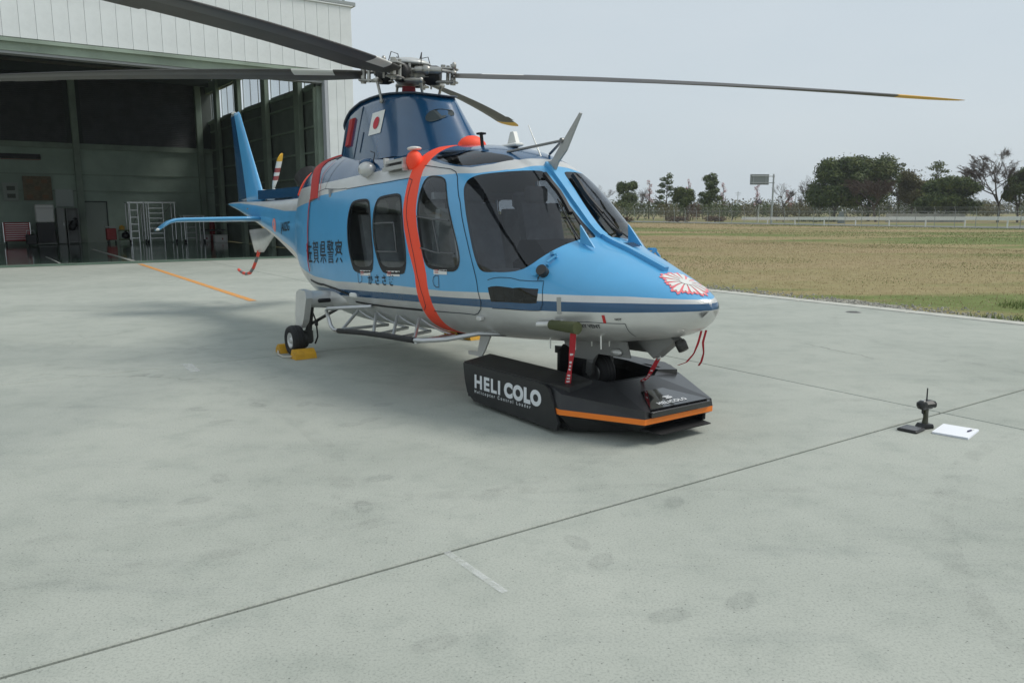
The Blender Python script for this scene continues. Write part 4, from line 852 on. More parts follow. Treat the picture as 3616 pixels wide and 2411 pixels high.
for k in range(4):
    ang = R(43.3+90*k+(7.0 if k == 2 else -1.4 if k == 0 else 0))
    if bmesh_ is None:
        def bm_(i, j):
            lead = 6 <= j <= 13; top = j < 10
            if rs[i] >= 4.83: return 3
            if rs[i] < .75: return 1
            if rs[i] < 1.25 and lead: return 2
            if lead: return 4
            return 0 if top else 1
        o = loft('main_rotor_blade', [bsec(r_) for r_ in rs], [BL_T, BL_B, BL_W, TIP_Y, mat('blade_edge_grey', (.075, .073, .07), .45, .1)], HELI, bm_); bmesh_ = o.data
    else: o = link(bpy.data.objects.new('main_rotor_blade', bmesh_), HELI)
    rpart(o, ang, 1.0)
    te = [np.array(bsec(r_)[0]) for r_ in (4.1, 4.6)]; mesh_obj('trim_tab', [te[0]+(0, .004, .003), te[1]+(0, .004, .003), te[1]+(0, -.035, -.001), te[0]+(0, -.035, -.001)], [(0, 1, 2, 3)], BL_B, o)
    # grip, damper, bearing, pitch horn and link, each its own part
    rpart(MB().box((.40, 0, .075), (.42, .15, .028), bev=.01).box((.40, 0, -.075), (.42, .15, .028), bev=.01).tube((.56, 0, -.11), (.56, 0, .13), .034, n=12).tube((.48, .05, -.10), (.48, .05, .12), .022, n=10).build('blade_grip', P_TI, HELI), ang)
    rpart(MB().lathe([(.001, -.09), (.10, -.09), (.115, -.05), (.115, .05), (.10, .09), (.001, .09)], (.30, 0, 0), (1, 0, 0), 16).build('elastomer_bearing', P_BK, HELI), ang)
    rpart(MB().tube((.14, -.17, .05), (.46, -.13, .04), .042, n=12).tube((.46, -.13, .04), (.60, -.06, .03), .02).tube((.14, -.17, .05), (.05, -.2, .05), .022).ell((.27, -.155, .045), (.07, .055, .055), 10, 6).build('lag_damper', P_TI, HELI), ang)
    ph = rpart(MB().box((.34, .17, -.09), (.07, .22, .04), bev=.01).tube((.33, .26, -.09), (.27, .27, -.33), .017, n=10).ell((.33, .26, -.09), (.03, .03, .035), 8, 6).ell((.27, .27, -.33), (.028, .028, .03), 8, 6).build('pitch_link', P_TI, HELI), ang)
    rpart(MB().box((.20, 0, 0), (.22, .22, .10), bev=.02).tube((.22, .08, .05), (.22, .08, .12), .022).tube((.22, -.08, .05), (.22, -.08, .12), .022).tube((.44, -.02, .09), (.44, -.02, .12), .03).build('hub_arm', P_TI, HELI), ang)
    rpart(MB().ell((.60, -.10, .10), (.03, .03, .045), 8, 6).ell((.60, -.10, .02), (.036, .036, .03), 8, 6).tube((.60, -.10, -.1), (.60, -.10, .14), .012).build('weight_stack', P_TI, HELI), ang)
    rpart(MB().path([(.12, .10, .09), (.16, .13, .22), (.24, .13, .24), (.28, .12, .10)], .006, 6).build('hose', P_BK, HELI), ang+.4)
rpart(MB().lathe([(.001, .205), (.12, .195), (.22, .165), (.27, .13), (.265, .115), (.12, .11), (.001, .11)], (0, 0, 0), (0, 0, 1), 28).build('hub_cap', mat('cap_grey', (.50, .51, .50), .45, .3), HELI))
rpart(MB().lathe([(.001, .09), (.15, .09), (.17, .06), (.17, -.07), (.13, -.11), (.09, -.12), (.001, -.12)], (0, 0, 0), (0, 0, 1), 24).build('rotor_hub', P_TI, HELI))
rpart(MB().lathe([(.085, -.34), (.085, -.29), (.075, -.27), (.085, -.25), (.075, -.22), (.085, -.20), (.08, -.13)], (0, 0, 0), (0, 0, 1), 20).build('mast_boot', mat('boot_red', (.25, .02, .03), .7), HELI))
rpart(MB().lathe([(.10, -.33), (.24, -.33), (.26, -.30), (.24, -.275), (.10, -.27)], (0, 0, 0), (0, 0, 1), 24).build('swashplate', P_GM, HELI))
rpart(MB().tube((-.16, -.1, -.33), (-.28, -.12, -.55), .018).tube((.2, .1, -.33), (.22, .1, -.5), .014).box((-.24, -.12, -.36), (.06, .05, .10)).build('scissor_link', P_TI, HELI))
# ---- main landing gear
for sd_, nm in ((1, 'r'), (-1, 'l')):
    wy = sd_*1.12
    wh = MB().lathe([(.085, -.055), (.12, -.07), (.150, -.068), (.164, -.045), (.168, 0), (.164, .045), (.150, .068), (.12, .07), (.085, .055)], L(4.93, wy, .168), (0, 1, 0), 32)
    wo = wh.build('main_wheel', mat('tyre_rubber', (.016, .016, .017), .75, bump=.2, bscale=30), HELI)
    for y0 in (-.022, .022): MB().lathe([(.1655, y0-.004), (.1685, y0-.004), (.1685, y0+.004), (.1655, y0+.004)], L(4.93, wy, .168), (0, 1, 0), 32).build('tread_groove', P_BK, wo)
    MB().lathe([(.001, -.05*sd_), (.03, -.06*sd_), (.035, -.035*sd_), (.06, -.03*sd_), (.075, -.055*sd_), (.088, -.058*sd_), (.088, .05*sd_)], L(4.93, wy, .168), (0, 1, 0), 24).build('rim', P_SV, wo)
    MB().tube(L(4.93, wy-sd_*.05, .168), L(4.93, wy-sd_*.2, .168), .03).lathe([(.09, -.02), (.10, 0), (.09, .02), (.001, .02)], L(4.93, wy-sd_*.11, .168), (0, 1, 0), 18).build('brake', P_DK, HELI)
    leg = MB(); leg.prism([(4.90, .70), (4.80, .735), (4.62, .72), (4.60, .64), (4.72, .40), (4.80, .30), (4.98, .30), (4.97, .45)], lambda u_, v_, h_: L(u_+.08, wy-sd_*(.10+h_), v_), -.035, .035); leg.build('leg_fairing', P_SV, HELI)
    MB().tube(L(4.80, sd_*.62, .60), L(4.80, sd_*1.05, .63), .10, .092, 20).ell(L(4.80, sd_*1.0, .63), (.10, .06, .10)).build('gear_arm', P_SV, HELI)
    MB().box(L(4.70, sd_*.84, .605), (.03, .15, .045), bev=.012).build('lamp_window', P_BK, HELI)
    MB().tube(L(4.80, wy-sd_*.16, .60), L(4.92, wy-sd_*.15, .17), .042, .034, 14).box(L(4.90, wy-sd_*.15, .2), (.10, .09, .16), bev=.02).build('oleo_leg', P_DK, HELI)
    MB().tube(L(4.86, wy-sd_*.17, .34), L(4.45, sd_*.80, .52), .018).build('drag_brace', P_DK, HELI)
    MB().path([L(4.78, wy-sd_*.16, .5), L(4.70, wy-sd_*.17, .38), L(4.74, wy-sd_*.19, .30), L(4.78, wy-sd_*.21, .20), L(4.84, wy-sd_*.2, .12)], .010, 6).box(L(4.72, wy-sd_*.18, .36), (.03, .03, .06)).build('brake_hose', P_BK, HELI)
    MB().ell(L(4.66, sd_*.66, .63), (.36, .10, .13), 18, 10).build('sponson', P_SV, HELI); MB().box(L(4.10, sd_*.75, .68), (.16, .05, .06), bev=.015).build('sponson_lamp', P_WH, HELI)
    # cabin step: rail, rubber grip, struts
    ry = sd_*1.0
    st = MB().path([L(3.70, sd_*.74, .58), L(4.22, ry, .55), L(4.27, ry, .53), L(4.16, ry, .37), L(4.08, ry, .335), L(3.95, ry, .335)], .02, 10).build('cabin_step', mat('step_aluminium', (.55, .56, .57), .35, .8), HELI)
    MB().path([L(2.36, ry, .375), L(2.22, sd_*.98, .38), L(2.0, sd_*.88, .40), L(1.85, sd_*.66, .44), L(1.75, sd_*.42, .42)], .02, 10).build('front_tube', mat('step_aluminium', (.55, .56, .57), .35, .8), st)
    MB().path([L(3.97, ry, .335), L(3.4, ry, .36), L(2.9, ry, .37), L(2.34, ry, .375)], .027, 10).build('grip', P_BK, st)
    for s0, s1 in ((3.87, 4.13), (3.15, 3.69), (2.75, 3.23), (2.35, 2.79)):
        MB().tube(L(s0, ry, .355), L(s1, sd_*.70, .51), .016).tube(L(s0-.03, ry, .36), L(s1-.25, sd_*.48, .36), .016).path([L(s1, sd_*.69, .51), L(s1-.08, sd_*.63, .45), L(s1-.18, sd_*.55, .39), L(s1-.25, sd_*.47, .355)], .012, 8).build('strut', mat('step_aluminium', (.55, .56, .57), .35, .8), st)
# ---- nose gear (wheel lifted on the tug)
NW = (1.10, .125)
wo = MB().lathe([(.07, -.05), (.10, -.066), (.135, -.062), (.152, -.04), (.156, 0), (.152, .04), (.135, .062), (.10, .066), (.07, .05)], L(NW[0], 0, NW[1]), (0, 1, 0), 30).build('nose_wheel', MATS['tyre_rubber'], HELI)
for y0 in (-.03, 0, .03): MB().lathe([(.1525, y0-.004), (.157, y0-.004), (.157, y0+.004), (.1525, y0+.004)], L(NW[0], 0, NW[1]), (0, 1, 0), 30).build('tread_groove', P_BK, wo)
MB().lathe([(.001, -.055), (.05, -.052), (.07, -.05), (.07, .05), (.05, .052), (.001, .055)], L(NW[0], 0, NW[1]), (0, 1, 0), 18).build('rim', P_GM, wo)
fk = MB()
for sd_ in (1, -1): fk.path([L(NW[0], sd_*.095, NW[1]), L(NW[0]-.02, sd_*.10, NW[1]+.10), L(NW[0]-.04, sd_*.07, NW[1]+.185), L(NW[0]-.05, 0, NW[1]+.2)], .02, flat=(.03, .07))
fk.tube(L(NW[0], -.11, NW[1]), L(NW[0], .11, NW[1]), .018).tube(L(1.06, 0, .30), L(1.02, 0, .55), .05).build('nose_fork', P_GM, HELI)
dr = MB()
for sd_ in (1, -1): dr.prism([(1.34, .41), (.60, .43), (.56, .31), (.92, .31), (.98, .255), (1.20, .255), (1.26, .33), (1.32, .35)], lambda u_, v_, h_: L(u_, sd_*(.16+h_), v_), -.006, .006)
dr.build('nose_gear_door', mat('door_grey_metal', (.26, .26, .255), .45, .5), HELI)
MB().ell(L(.70, .175, .345), (.06, .025, .03)).build('gear_lamp', P_SV, HELI)
MB().prism([(.62, .45), (.30, .49), (.24, .46), (.44, .31), (.60, .42)], lambda u_, v_, h_: L(u_, h_, v_), -.05, .05).build('chin_fairing', MATS['door_grey_metal'], HELI); MB().lathe([(.036, 0), (.042, .02), (.038, .075), (.001, .075)], L(.25, -.02, .45), (.5, 0, -.8), 14).build('landing_lamp', P_DK, HELI)
for s_, y_ in ((.62, .40), (.85, .45), (1.15, .45), (.75, .2), (.95, .2)): MB().tube(L(s_, y_, float(ZB(s_))+.10), L(s_, y_, float(ZB(s_))-.03), .008, .005).build('drain_mast', P_WH, HELI)
MB().prism([(2.20, .36), (2.36, .36), (2.42, .20), (2.58, .19), (2.58, .16), (2.36, .155), (2.30, .22)], lambda u_, v_, h_: L(u_, .3+h_, v_), -.008, .008).build('belly_antenna', mat('antenna_white', (.6, .6, .58), .5), HELI)
# pitot tubes
for sd_ in (1, -1): MB().tube(L(.86, sd_*.62, .585), L(1.02, sd_*.67, .575), .022).tube(L(.80, sd_*.60, .60), L(.86, sd_*.64, .585), .018).tube(L(.66, sd_*.65, .57), L(.9, sd_*.65, .58), .012).build('pitot_tube', P_SV, HELI)
# ---- covers and streamers hung on the helicopter (things of their own, set in the helicopter's place)
HM = Matrix.Translation((-1.517, 9.323, 0)) @ Matrix.Rotation(R(-54.5), 4, 'Z') @ Matrix.Rotation(-R(2.8), 4, 'Y')
def at_heli(o): o.matrix_world = HM; return o
for o in [x for x in bpy.data.objects if x.get('pending')]: del o['pending']; at_heli(o)
pc = at_heli(tag(bpy.data.objects.new('pitot_cover', None), 'olive pitot cover with a long red warning streamer hanging beside the tug', 'cover')); COL.objects.link(pc)
MB().tube(L(.88, .65, .58), L(.59, .645, .575), .036, .045, 12).build('sleeve', mat('olive_canvas', (.065, .075, .03), .85, bump=.3), pc)
def streamer(pts, wd, parent, name='streamer', txt=True):
    v = []; f_ = []; pts = [np.array(p, float) for p in pts]; k = len(pts)*4; tt = np.linspace(0, len(pts)-1, k); P = np.stack([np.interp(tt, range(len(pts)), [p[a] for p in pts]) for a in range(3)], 1)
    for i in range(k):
        a = .5*math.sin(i*.5); x = np.array([math.cos(a)*.7, math.sin(a)*.7+.3, .05*math.sin(i)]); x /= np.linalg.norm(x); v += [P[i]-x*wd/2, P[i]+x*wd/2]
        if i: f_.append((2*i-2, 2*i-1, 2*i+1, 2*i))
    o = mesh_obj(name, v, f_, P_RT, parent, True)
    if txt:
        v = []; f_ = []
        for i in range(k//3, k-2):
            if i % 4 == 3: continue
            a = P[i]; b = P[i]*.45+P[i+1]*.55; x = (np.array(o.data.vertices[2*i+1].co)-np.array(o.data.vertices[2*i].co))*.28; n_ = np.cross(b-a, x); n_ = n_/(np.linalg.norm(n_)+1e-9)*.002
            for sg in (1, -1):
                q = len(v); v += [a-x+n_*sg, a+x+n_*sg, b+x+n_*sg, b-x+n_*sg]; f_.append((q, q+1, q+2, q+3))
        mesh_obj('streamer_lettering', v, f_, mat('streamer_white', (.65, .6, .6), .7), o)['kind'] = 'stuff'
    return o
streamer([L(.63, .65, .55), L(.68, .62, .42), L(.72, .61, .28), L(.76, .60, .17), L(.79, .60, .06)], .045, pc)
s1 = at_heli(tag(bpy.data.objects.new('lock_pin', None), 'short red streamer on the nose gear lock pin lying on the tug deck', 'streamer')); COL.objects.link(s1)
MB().path([L(.43, 0, .34), L(.40, .02, .32), L(.42, .03, .30), L(.44, 0, .32)], .005, 6).build('ring', P_SV, s1); streamer([L(.42, .02, .31), L(.46, .03, .24), L(.52, .03, .16), L(.60, .03, .11), L(.70, .02, .098)], .035, s1)
for k, (ya, lab) in enumerate(((-.08, 'red cord streamer dangling from under the nose, left of its twin'), (-.13, 'red cord streamer dangling from under the nose, right of its twin'))):
    o = tag(bpy.data.objects.new('nose_cord', None), lab, 'streamer', 'cords hanging under the nose'); COL.objects.link(o); at_heli(o)
    e_ = [(.32, .255), (.30, .245)][k]
    streamer([L(.10, ya, .53), L(.13, ya, .44), L(.17-.03*k, ya-.02*k, .36), L(.24-.06*k, ya-.04*k, .29), L(e_[0]-.06*k, ya-.08*k, e_[1]+.005)], .016, o, 'cord', False)
# red engine cover wrapped over the cowl with a strap and streamer
ec = at_heli(tag(bpy.data.objects.new('engine_cover', None), 'red cloth engine cover strapped over the near side cowling', 'cover')); COL.objects.link(ec)
def patch(name, A, B, m, parent, off=.02, n=14, side=1):
    q = np.linspace(0, len(A)-1, n*2); ia = [[np.interp(q, range(len(X)), [p[c] for p in X]) for c in (0, 1)] for X in (A, B)]; v = []; f_ = []; w_ = 7
    for i in range(len(q)):
        for j in range(w_):
            g = j/(w_-1); e = off*(1-abs(2*g-1)**4)+.003; s_ = ia[0][0][i]*(1-g)+ia[1][0][i]*g; t_ = ia[0][1][i]*(1-g)+ia[1][1][i]*g; v.append(on(s_, t_, e, side))
    for i in range(len(q)-1):
        for j in range(w_-1): f_.append((i*w_+j, i*w_+j+1, (i+1)*w_+j+1, (i+1)*w_+j))
    return mesh_obj(name, v, f_, m, parent, True)
CA = [(5.27, 80), (5.45, 74), (5.56, 66), (5.58, 56), (5.44, 43.6), (5.321, 31.8), (5.285, 23.6)]; CB = [(5.12, 80), (5.28, 75), (5.36, 66), (5.32, 54.9), (5.187, 42.8), (5.091, 32.6), (5.056, 27.1)]
patch('cover_sheet', CA, CB, P_RD, ec)
ribbon('strap', [(5.04, 60), (5.10, 45), (5.02, 32), (5.0, 26)], .012, P_RT, .01, 1, ec); ribbon('strap', [(5.27, 25), (5.28, 14), (5.30, 6), (5.31, 0)], .03, P_RT, .012, 1, ec); ribbon('streamer', [(5.31, 3), (5.31, -2), (5.29, -6), (5.28, -8.5)], .036, P_RT, .02, 1, ec)
e2 = at_heli(tag(patch('exhaust_cover', [(6.02, 60), (6.0, 50), (5.98, 40), (5.96, 32)], [(5.86, 60), (5.86, 50), (5.88, 40), (5.92, 32)], P_OR, None, .015), 'bright orange cloth strip just behind the red engine cover', 'cover'))
# ------------------------------------------------------------------ the tug under the nose (local x forward, y to port, z up)
TUG = empty('towing_robot', (-1.517, 9.323, 0), (0, 0, R(-54.5)), 'low black remote controlled tug with an orange stripe carrying the nose wheel', 'tug')
TB = mat('tug_black_satin', (.013, .0135, .015), .42, coat=.1, col2=(.022, .022, .022), scale=4); TBG = mat('tug_black_gloss', (.006, .006, .007), .06, coat=.8); TBM = mat('tug_black_matt', (.008, .008, .009), .7)
TOR = mat('tug_orange', (.83, .20, .015), .45); TWH = mat('tug_white_print', (.74, .76, .78), .5)
def T(x, y, z): return (x, -(y), z)          # y starboard
YS, YP, YC = .74, -.58, .08
# side pods: outer skirt panel with rounded front corner, top lid, inner wall
for y0, sg in ((YS, 1), (YP, -1)):
    prof = [(2.94, .335), (3.70, .345), (3.98, .350), (4.05, .345), (4.10, .325), (4.16, .23), (4.215, .09), (4.20, .035), (3.10, .035), (3.0, .09), (2.96, .2)]
    MB().prism(prof, lambda u_, v_, h_: T(u_, y0-sg*h_, v_), .0, .022).build('side_panel', TB, TUG)
    lid = MB(); lid.add([T(*p) for p in [(2.94, y0-sg*.01, .345), (4.0, y0-sg*.01, .36), (4.22, y0-sg*.10, .345), (4.22, y0-sg*.32, .372), (3.85, y0-sg*.30, .385), (2.90, y0-sg*.30, .375)]]+[T(*p) for p in [(2.94, y0-sg*.01, .31), (4.0, y0-sg*.01, .32), (4.22, y0-sg*.10, .30), (4.22, y0-sg*.32, .30), (3.85, y0-sg*.30, .30), (2.90, y0-sg*.30, .31)]],
        [(0, 1, 2, 3, 4, 5), (11, 10, 9, 8, 7, 6)]+[(i, (i+1) % 6, 6+(i+1) % 6, 6+i) for i in range(6)]); lid.build('pod_lid', TB, TUG)
    MB().box(T(3.55, y0-sg*.17, .175), (1.2, .26, .26)).build('pod_body', TBM, TUG)
    for x in (3.25, 3.95): MB().lathe([(.001, -.04), (.09, -.04), (.10, -.03), (.10, .03), (.09, .04), (.001, .04)], T(x, y0-sg*.15, .10), (0, 1, 0), 18).build('drive_wheel', MATS['tyre_rubber'], TUG)
# front nose: faceted hull
hull_v = [(4.05, .70, .345), (4.20, .70, .30), (4.77, .43, .250), (4.77, -.25, .248), (4.20, -.54, .30), (4.05, -.54, .345),      # upper rim 0-5
          (4.05, .72, .20), (4.22, .73, .195), (4.78, .435, .195), (4.78, -.255, .195), (4.22, -.57, .195), (4.05, -.56, .20),      # stripe top 6-11
          (4.05, .72, .155), (4.22, .73, .155), (4.78, .435, .155), (4.78, -.255, .155), (4.22, -.57, .155), (4.05, -.56, .155),    # stripe bottom 12-17
          (4.10, .66, .03), (4.24, .62, .03), (4.62, .34, .065), (4.62, -.17, .065), (4.24, -.46, .03), (4.10, -.5, .03),           # keel 18-23
          (4.16, .42, .375), (4.28, .30, .345), (4.28, -.16, .345), (4.16, -.34, .375), (4.0, .42, .385), (4.0, -.30, .385)]         # deck well rim 24-29
hf = [(0, 1, 7, 6), (1, 2, 8, 7), (2, 3, 9, 8), (3, 4, 10, 9), (4, 5, 11, 10)]
lf = [(12, 13, 19, 18), (13, 14, 20, 19), (14, 15, 21, 20), (15, 16, 22, 21), (16, 17, 23, 22), (18, 19, 20, 21, 22, 23)]
df = [(0, 28, 24, 1), (1, 24, 25), (1, 25, 2), (2, 25, 26, 3), (3, 26, 4), (4, 26, 27), (4, 27, 29, 5)]
mesh_obj('hull', [T(*p) for p in hull_v], hf+lf, TB, TUG); mesh_obj('deck', [T(*p) for p in hull_v], df, mat('tug_deck', (.022, .023, .026), .36, var=.1, scale=20, coat=.15), TUG)
for k in range(5): mesh_obj('orange_stripe', [T(*hull_v[i]) for i in (6+k, 7+k, 13+k, 12+k)], [(0, 1, 2, 3)], TOR, TUG)
# well around the wheel, lift cradle, back board
MB().box(T(3.75, YC-.02, .10), (1.0, .68, .05)).box(T(4.24, YC-.02, .22), (.02, .50, .24)).build('well_floor', TBM, TUG)
MB().box(T(3.90, .16, .135), (.10, .30, .10), bev=.02).box(T(3.62, .10, .14), (.05, .4, .12), bev=.01).box(T(3.98, .10, .13), (.04, .42, .06), bev=.01).build('wheel_cradle', P_GM, TUG)
bb = [(-.02, .10), (-.02, .46), (.04, .52), (.22, .52), (.28, .46), (.28, .10)]
MB().prism(bb, lambda u_, v_, h_: T(3.56+h_, .03+u_-.1, v_), -.015, .015).build('back_board', TB, TUG)
# glossy control hatch on the front deck
e1 = np.array([4.77, .375, .252]); e2_ = np.array([4.77, -.20, .250]); a1 = np.array([4.50, .20, .303]); a2 = np.array([4.50, -.02, .303])
lift = np.array([.004, 0, .006])
MB().add([T(*(p+lift)) for p in (e1, e2_, a2, a1)]+[T(*p) for p in (e1-(.0, 0, .04), e2_-(0, 0, .04), a2-(0, 0, .02), a1-(0, 0, .02))], [(0, 1, 2, 3), (0, 3, 7, 4), (1, 0, 4, 5), (2, 1, 5, 6), (3, 2, 6, 7)]).build('control_hatch', TBG, TUG)
MB().box(T(4.79, .09, .222), (.022, .60, .045), bev=.005).build('front_bumper', TBG, TUG)
MB().add([T(*p) for p in [(4.60, .36, .10), (4.80, .30, .075), (4.80, -.22, .075), (4.60, -.2, .10), (4.60, .36, .075), (4.80, .30, .068), (4.80, -.22, .068), (4.60, -.2, .075)]], [(0, 1, 2, 3), (7, 6, 5, 4), (1, 5, 6, 2), (0, 4, 5, 1), (2, 6, 7, 3)]).build('front_skid', TBM, TUG)
MB().box(T(4.70, -.22, .115), (.08, .03, .06), bev=.006).build('skid_bracket', TBM, TUG)
# lettering on the near side panel and the hatch
def ttext(body, size, x, z, bold, m, sp=1.0, sx=1.0, y=YS+.003, slope=0):
    V2, F2 = text_mesh(body, size, bold, sp, sx); V2 = V2-V2.min(0)*np.array([1, 0]); return mesh_obj('lettering', [T(x+u_, y, z+v_+slope*u_) for u_, v_ in V2], F2, m, TUG)
ttext('HELI', .150, 3.12, .158, .006, TWH, 1.2, 1.13, slope=.025); ttext('COLO', .150, 3.545, .168, .010, TWH, 1.12, 1.04, slope=.025)
ttext('Helicopter Control Loader', .038, 3.12, .112, .0008, TWH, 1.75, 1.02, slope=.03)
ex = (e2_-e1)/np.linalg.norm(e2_-e1); ey = (a1-e1); ey -= ex*(ey@ex); ey /= np.linalg.norm(ey)
V2, F2 = text_mesh('HELICOLO', .052, .0015, 1.2, 1.0); V2 = V2-V2.mean(0)
mesh_obj('lettering', [T(*((e1+e2_)/2+lift*1.6+ex*u_+ey*(v_+.055))) for u_, v_ in V2], F2, TWH, TUG)
lg = [[(-.045, .0), (.02, .0), (.04, .015), (-.02, .015)], [(-.04, .03), (-.02, .018), (.045, .018), (.025, .03)], [(-.03, .045), (-.045, .033), (.02, .033), (.035, .045)]]
for q in lg: mesh_obj('emblem', [T(*((e1+e2_)/2+lift*1.6+ex*u_+ey*(v_+.10))) for u_, v_ in q], [(0, 1, 2, 3)], TWH, TUG)
# ------------------------------------------------------------------ wheel chocks
YEL = mat('chock_yellow', (.62, .33, .02), .5, var=.1, scale=6); ROPE = mat('chock_rope', (.55, .52, .45), .9)
def chocks(sy, label):
    root = empty('wheel_chocks', (-1.517, 9.323, 0), (0, 0, R(-54.5)), label, 'wheel chocks', 'yellow wheel chocks')
    for x, sg in ((.185, 1), (-.185, -1)):
        p = [(x-sg*.035, 0), (x+sg*.14, 0), (x+sg*.12, .055), (x+sg*.055, .10), (x+sg*.02, .10)]
        MB().prism(p, lambda u_, v_, h_: T(u_, sy+h_, v_+.002), -.12, .12).build('wedge', YEL, root)
    MB().path([T(.22, sy+.13, .03), T(.10, sy+.18, .012), T(-.08, sy+.17, .012), T(-.21, sy+.13, .03)], .009, 6).build('rope', ROPE, root)
chocks(1.12, 'yellow roped wheel chocks at the near main wheel'); chocks(-1.12, 'yellow roped wheel chocks at the far main wheel behind the fuselage')
# ------------------------------------------------------------------ radio controller, phone, paper pad and pen on the apron
rc = empty('radio_controller', (3.075, 5.665, 0), (0, 0, R(20)), 'black pistol grip radio controller standing on the concrete', 'controller')
K1 = mat('controller_black', (.014, .015, .015), .4); K2 = mat('controller_olive', (.05, .052, .03), .4)
MB().prism([(-.05, 0), (.05, 0), (.055, .012), (.045, .035), (-.035, .04), (-.055, .018)], lambda u_, v_, h_: (u_, h_, v_), -.035, .035).build('base', K1, rc)
MB().path([(0, 0, .03), (.004, 0, .08), (.0, 0, .12), (-.006, 0, .15)], [.024, .018, .019, .024], 10).build('grip', K2, rc)
MB().box((-.004, 0, .182), (.135, .085, .062), bev=.02).box((.064, 0, .18), (.03, .065, .05), bev=.012).build('head', K1, rc)
MB().lathe([(.001, -.025), (.026, -.025), (.034, -.018), (.034, .018), (.026, .025), (.001, .025)], (-.066, -.025, .187), (0, 1, 0), 18).build('steering_wheel', K1, rc)
MB().path([(-.018, 0, .155), (-.036, 0, .14), (-.034, 0, .122), (-.02, 0, .112)], .006, 6).build('trigger', K1, rc); MB().tube((.0, 0, .205), (.003, .004, .305), .0055, .0045).build('antenna', K1, rc); MB().box((-.032, 0, .213), (.016, .03, .008), bev=.002).build('switch', P_SV, rc)
ph_ = empty('phone', (2.945, 5.605, 0), (0, 0, R(-50)), 'flat dark phone lying left of the radio controller', 'phone'); MB().box((0, 0, .010), (.145, .15, .018), bev=.006).build('body', K1, ph_); MB().box((0, 0, .0205), (.125, .13, .003)).build('screen', mat('phone_screen', (.05, .045, .045), .25), ph_)
pd_ = empty('paper_pad', (3.245, 5.553, 0), (0, 0, R(47)), 'white paper pad lying on the concrete right of the radio controller', 'paper pad')
PAP = mat('paper_white', (.82, .84, .88), .7)
for k in range(5): MB().box((.002*((k*7) % 3-1), .002*((k*5) % 3-1), .002+.0028*k), (.297, .235, .0024)).build('sheet', PAP, pd_)
pn = empty('pen', (3.345, 5.535, .0215), (0, 0, R(35)), 'short dark and clear pen lying on the white paper pad', 'pen'); MB().tube((-.045, 0, 0), (.005, 0, 0), .0055, n=10).build('barrel', mat('pen_blue', (.03, .03, .09), .4), pn); MB().tube((.005, 0, 0), (.045, 0, 0), .005, n=10).build('cap', P_WH, pn)
# ------------------------------------------------------------------ grass strip, gravel, fence, road, trees beyond the apron (site axes)
def field_h(u, v): return -.14
# gravel shoulder along the kerb and grass blades on the field, one mass each
wv = np.arange(-16, 27, .35); we = EDGE+1.25+.35*np.sin(wv*.9)+.25*np.sin(wv*2.3+1)+.18*np.sin(wv*5.1)
tag(mesh_obj('gravel_bed', [UV(EDGE, v) + np.array([0, 0, -.136]) for v in wv]+[UV(u, v)+np.array([0, 0, -.136]) for u, v in zip(we, wv)], [(i, len(wv)+i, len(wv)+i+1, i+1) for i in range(len(wv)-1)], mat('gravel_soil', (.24, .235, .20), .95, var=.3, scale=6, bump=.5)), kind='structure')
GRAV = mat('gravel_stone', (.33, .315, .275), .9, var=.3, scale=30)
N = 26000; u_ = EDGE+.02+np.abs(rng.normal(0, .75, N)); v_ = rng.uniform(-16, 26, N); c = u_[:, None]*U[None]+v_[:, None]*V[None]; sz = rng.uniform(.008, .035, N); keep = (u_ < EDGE+2.2)
c, sz = c[keep], sz[keep]; N = len(c)
base = np.array([(1, 0, 0), (0, 1, 0), (-1, 0, 0), (0, -1, 0)], float); a = rng.uniform(0, 6.28, N); ca, sa = np.cos(a), np.sin(a)
def rotz(P): return np.stack([P[..., 0]*ca[:, None]-P[..., 1]*sa[:, None], P[..., 0]*sa[:, None]+P[..., 1]*ca[:, None], P[..., 2]], -1)
top = rotz(base[None]*rng.uniform(.3, .8, (N, 4, 1)))*sz[:, None, None]+c[:, None]; bot = rotz(base[None]*rng.uniform(.8, 1.3, (N, 4, 1)))*sz[:, None, None]+c[:, None]
top[..., 2] = -.135+sz[:, None]*rng.uniform(.5, .9, (N, 4)); bot[..., 2] = -.145
Q = [top]+[np.stack([bot[:, i], bot[:, (i+1) % 4], top[:, (i+1) % 4], top[:, i]], 1) for i in range(4)]
tag(quads_obj('gravel', np.concatenate(Q), GRAV), 'grey gravel shoulder between the concrete apron and the dry grass', 'gravel', kind='stuff')
def blades(name, N, ur, vr, hr, wr, m, label, dens=None):
    u_ = rng.uniform(*ur, N); v_ = rng.uniform(*vr, N)
    if dens is not None: k = dens(u_, v_); u_, v_ = u_[k], v_[k]
    N = len(u_); p = u_[:, None]*U[None]+v_[:, None]*V[None]; p[:, 2] = -.145
    d = np.hypot(p[:, 0], p[:, 1]); h_ = rng.uniform(*hr, N); w_ = rng.uniform(*wr, N)*(1+d/22); a = rng.uniform(0, 6.28, N); x = np.stack([np.cos(a), np.sin(a), 0*a], 1)
    l = rng.normal(0, .45, (N, 3))*h_[:, None]; l[:, 2] = h_; b0 = p-x*w_[:, None]; b1 = p+x*w_[:, None]; t1 = p+l+x*w_[:, None]*.25; t0 = p+l-x*w_[:, None]*.25
    return tag(quads_obj(name, np.stack([b0, b1, t1, t0], 1), m), label, 'grass', kind='stuff')
